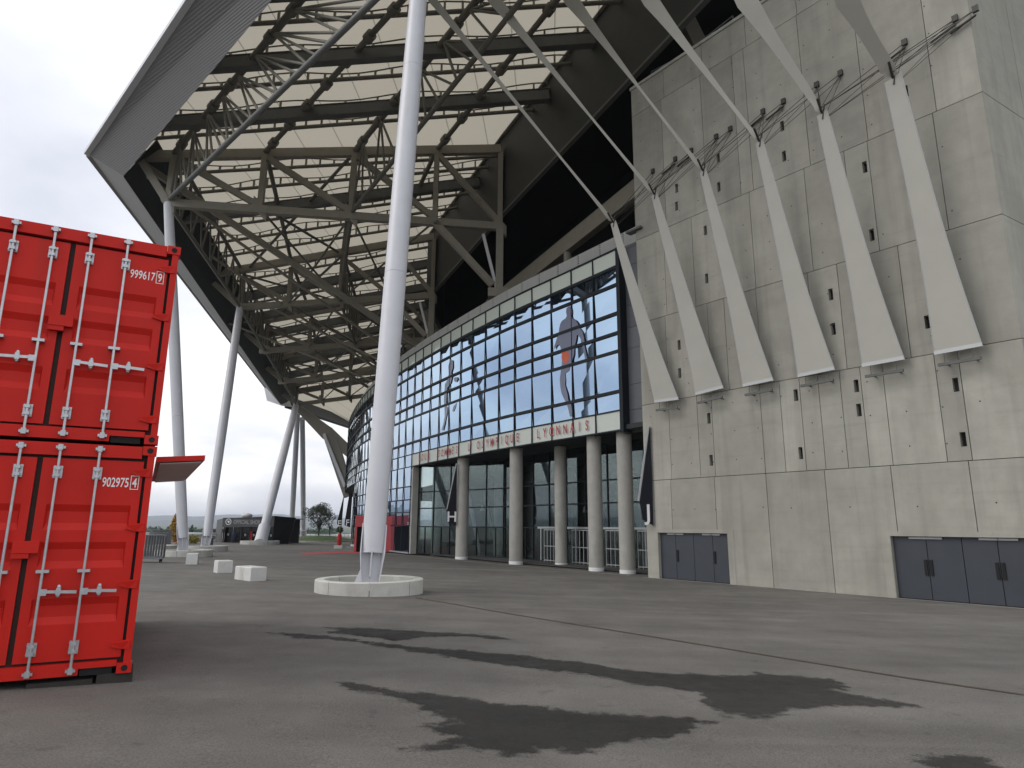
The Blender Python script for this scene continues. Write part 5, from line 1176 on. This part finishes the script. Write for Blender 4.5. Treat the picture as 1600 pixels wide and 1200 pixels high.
# red carpet
g = MB(); q = [gnd(*p) for p in ((466, 864.2), (552, 861.2), (575, 863.5), (476, 866.8))]
for v in q: v.z = gz(v.x, v.y) + .012
g.add(q, [(0, 1, 2, 3)] if (q[1] - q[0]).cross(q[2] - q[0]).z > 0 else [(3, 2, 1, 0)]); o = g.build('red_carpet', 'red_mat'); tag(o, 'long red carpet leading to the red portal', 'carpet')
# red urn with a plant by the pillars
p = gnd(529.5, 857); t = thing('red_post_planter', 'slender red urn with a dark bushy plant on a stone plinth', 'planter', p)
g = MB(); g.box(p + Vector((0, 0, .15)), (.5, 0, 0), (0, .4, 0), (0, 0, .2)); g.build('plinth', 'concrete_pale', t)
g = MB(); prof = ((.18, .35), (.26, .6), (.30, 1.0), (.26, 1.45), (.14, 1.75))
for (r0, z0), (r1, z1) in zip(prof[:-1], prof[1:]): g.tube(p + Vector((0, 0, z0)), p + Vector((0, 0, z1)), r0, r1, 14)
g.build('urn', 'red_cloth', t)

# ================================================================== VEGETATION
def crown(g, c, rx, ry, rz, n, size, rnd, shape=None):
    for _ in range(n):
        while True:
            u = Vector((rnd.uniform(-1, 1), rnd.uniform(-1, 1), rnd.uniform(-1, 1)))
            if u.length <= 1 and (rnd.random() < .25 + u.length): break
        k = shape(u.z) if shape else 1
        p = Vector(c) + Vector((u.x * rx * k, u.y * ry * k, u.z * rz)); a = Vector((rnd.gauss(0, 1), rnd.gauss(0, 1), rnd.gauss(0, .7))).normalized(); b = a.orthogonal().normalized() * size * rnd.uniform(.5, 1.2); a = a * size * rnd.uniform(.6, 1.4)
        g.add([p - a, p + b * .6, p + a, p - b * .6], [(0, 1, 2, 3)])
def tree(p, h, words, leaf, n, size, seed, cw=.36, group=None, name='leafy_tree', clumps=9, trunkf=.3, cat='tree'):
    rnd = random.Random(seed); t = thing(name, words, cat, p, group); g = MB(); r = h * .022
    g.tube(p - Vector((0, 0, .1)), p + Vector((0, 0, h * trunkf)), r, r * .7, 8); tips = []
    for k in range(clumps):
        a = rnd.uniform(0, 6.28); rad = h * cw * rnd.uniform(.35, .95); z = h * rnd.uniform(trunkf + .12, .9); q = p + Vector((rad * math.cos(a), rad * math.sin(a), z)); 
        s_ = p + Vector((0, 0, h * trunkf * rnd.uniform(.6, 1))); mid = s_.lerp(q, .5) + Vector((0, 0, h * .04)); g.tube(s_, mid, r * .5, r * .32, 6); g.tube(mid, q, r * .32, r * .1, 5); tips.append(q)
    g.build('trunk', 'bark', t); g = MB()
    for q in tips: crown(g, q, h * .16, h * .16, h * .13, n // clumps, size, rnd)
    crown(g, p + Vector((0, 0, h * .62)), h * cw * .7, h * cw * .7, h * .28, n // 5, size, rnd); g.build('crown', leaf, t)
# grass mound with the small tree
m0 = depth(500, 838, 128); g = MB(); n = 40; vs = [Vector((m0.x, m0.y, gz(m0.x, m0.y) + 1.05))]
for k, (f, z) in enumerate(((.35, .95), (.65, .6), (.88, .25), (1.0, 0))):
    vs += [Vector((m0.x + 7.5 * f * math.cos(2 * math.pi * i / n), m0.y + 6 * f * math.sin(2 * math.pi * i / n), gz(m0.x, m0.y) + z + .0)) for i in range(n)]
g.add(vs, [(0, 1 + i, 1 + (i + 1) % n) for i in range(n)] + [(1 + k * n + i, 1 + (k + 1) * n + i, 1 + (k + 1) * n + (i + 1) % n, 1 + k * n + (i + 1) % n) for k in range(3) for i in range(n)], 0, True); g.build('grass_mound', 'grass', kind='structure')
ring(Vector((m0.x, m0.y, gz(m0.x, m0.y))), 'wide low kerb ring around the grass mound', 7.9, .22, 16, grp='kerb round the mound')
tree(depth(498, 836, 128), 6.1, 'small bushy dark green tree on the grass mound', 'leaf_dark', 3000, .13, 3, .46, clumps=22, trunkf=.2)
tree(depth(515, 836, 131), 4.6, 'thin twiggy young tree behind the bushy one', 'leaf_dark', 320, .10, 11, .22, clumps=9, name='young_tree')
# golden autumn column plant half behind the container column
p = gnd(273.5, 850); p.z = gz(p.x, p.y); t = thing('golden_shrub', 'tall narrow golden yellow shrub half hidden behind a white column', 'shrub', p); rnd = random.Random(5); g = MB(); g.tube(p, p + Vector((0, 0, 2.8)), .09, .03, 7); g.build('trunk', 'bark', t); g = MB(); crown(g, p + Vector((0, 0, 2.0)), .75, .75, 1.75, 1500, .13, rnd, lambda z: 1 - .35 * max(0, z)); g.build('crown', 'leaf_gold', t)
g = MB(); g.tube(p + Vector((.5, 0, 0)), p + Vector((.5, 0, .28)), .55, .6, 14); g.build('pot', 'terracotta', t)
p = gnd(299, 849); p.z = gz(p.x, p.y); t = thing('yellow_shrub', 'low spreading yellow green shrub behind a white column', 'shrub', p); g = MB(); g.tube(p, p + Vector((0, 0, .4)), .05, .02, 6); g.build('trunk', 'bark', t); g = MB(); crown(g, p + Vector((0, 0, .5)), 1.1, .8, .55, 600, .12, rnd); g.build('crown', 'leaf_yellow', t)
p = gnd(529.5, 857); t = bpy.data.objects['red_post_planter']; g = MB(); crown(g, p + Vector((0, 0, 2.15)), .42, .42, .42, 260, .10, rnd); g.build('plant', 'leaf_dark', t)
# far trees standing on the low ground beyond the plaza
rnd = random.Random(21); kinds = ['dark rounded tree in the hazy distance beyond the railing', 'narrow conifer in the hazy distance beyond the railing']
for i in range(46):
    px = rnd.uniform(225, 345) if i < 28 else rnd.uniform(436, 535); d_ = rnd.uniform(240, 520); tp = rnd.uniform(821, 829); con = rnd.random() < .35
    q = depth(px, tp - (5 if con else 0), d_); h = max(3.5, q.z + 9); p = Vector((q.x, q.y, -9.05)); t = thing('distant_conifer' if con else 'distant_tree', kinds[con] + (' left of the shop' if i < 28 else ' near the mound'), 'tree', p, 'trees beyond the plaza'); g = MB(); g.tube(p, p + Vector((0, 0, h * .6)), .22, .1, 6); g.build('trunk', 'bark', t); g = MB()
    if con: crown(g, p + Vector((0, 0, h * .55)), h * .16, h * .16, h * .45, 260, .55, rnd, lambda z: .55 - .45 * z)
    else:
        for k in range(4): crown(g, p + Vector((rnd.uniform(-.3, .3) * h, rnd.uniform(-.3, .3) * h, h * rnd.uniform(.5, .78))), h * .3, h * .3, h * .26, 90, .6, rnd)
    g.build('crown', 'leaf_far', t)
# low buildings beyond
def shed(px0, px1, pyt, d_, words, wallm='wall_grey', roofm='roof_white', deep=14):
    a, b = depth(px0, pyt, d_), depth(px1, pyt, d_); t = thing('low_building', words, 'building', (a.x, a.y, -9)); g = MB(); g.abox(a.x, b.x, d_, d_ + deep, -9.2, a.z - .9); g.build('wall', wallm, t)
    g = MB(); m = (a.x + b.x) / 2; g.abox(a.x - .5, b.x + .5, d_ - .6, d_ + deep + .6, a.z - .89, a.z - .3); g.build('roof', roofm, t)
    n = max(2, int((b.x - a.x) / 4))
    for i in range(n): x = a.x + (b.x - a.x) * (i + .5) / n; g = MB(); g.abox(x - .8, x + .8, d_ - .06, d_ - .01, a.z - 3.2, a.z - 1.6); g.build('window', 'glass_black', t)
shed(215, 285, 831, 190, 'long low grey shed with white flat roof beyond the railing')
shed(284, 345, 836, 240, 'low grey shed half hidden behind the white columns')
shed(326, 338, 824, 130, 'pale box building with dark roof edge beside the shop', 'roof_white', 'shop_black', 6)
shed(455, 545, 834, 260, 'low grey building beyond the grass mound')

# ================================================================== HAZE
g = MB(); g.abox(-9500, 9500, -1500, 9500, -10.5, 130); o = g.build('haze', 'void', kind='stuff')
hm = bpy.data.materials.new('haze'); hm.use_nodes = True; hn = hm.node_tree; hn.nodes.clear(); ho = hn.nodes.new('ShaderNodeOutputMaterial'); hv = hn.nodes.new('ShaderNodeVolumePrincipled')
hv.inputs['Color'].default_value = (.78, .84, .95, 1); hv.inputs['Density'].default_value = .00016; hv.inputs['Anisotropy'].default_value = 0
hn.links.new(hv.outputs[0], ho.inputs['Volume']); o.data.materials.clear(); o.data.materials.append(hm)
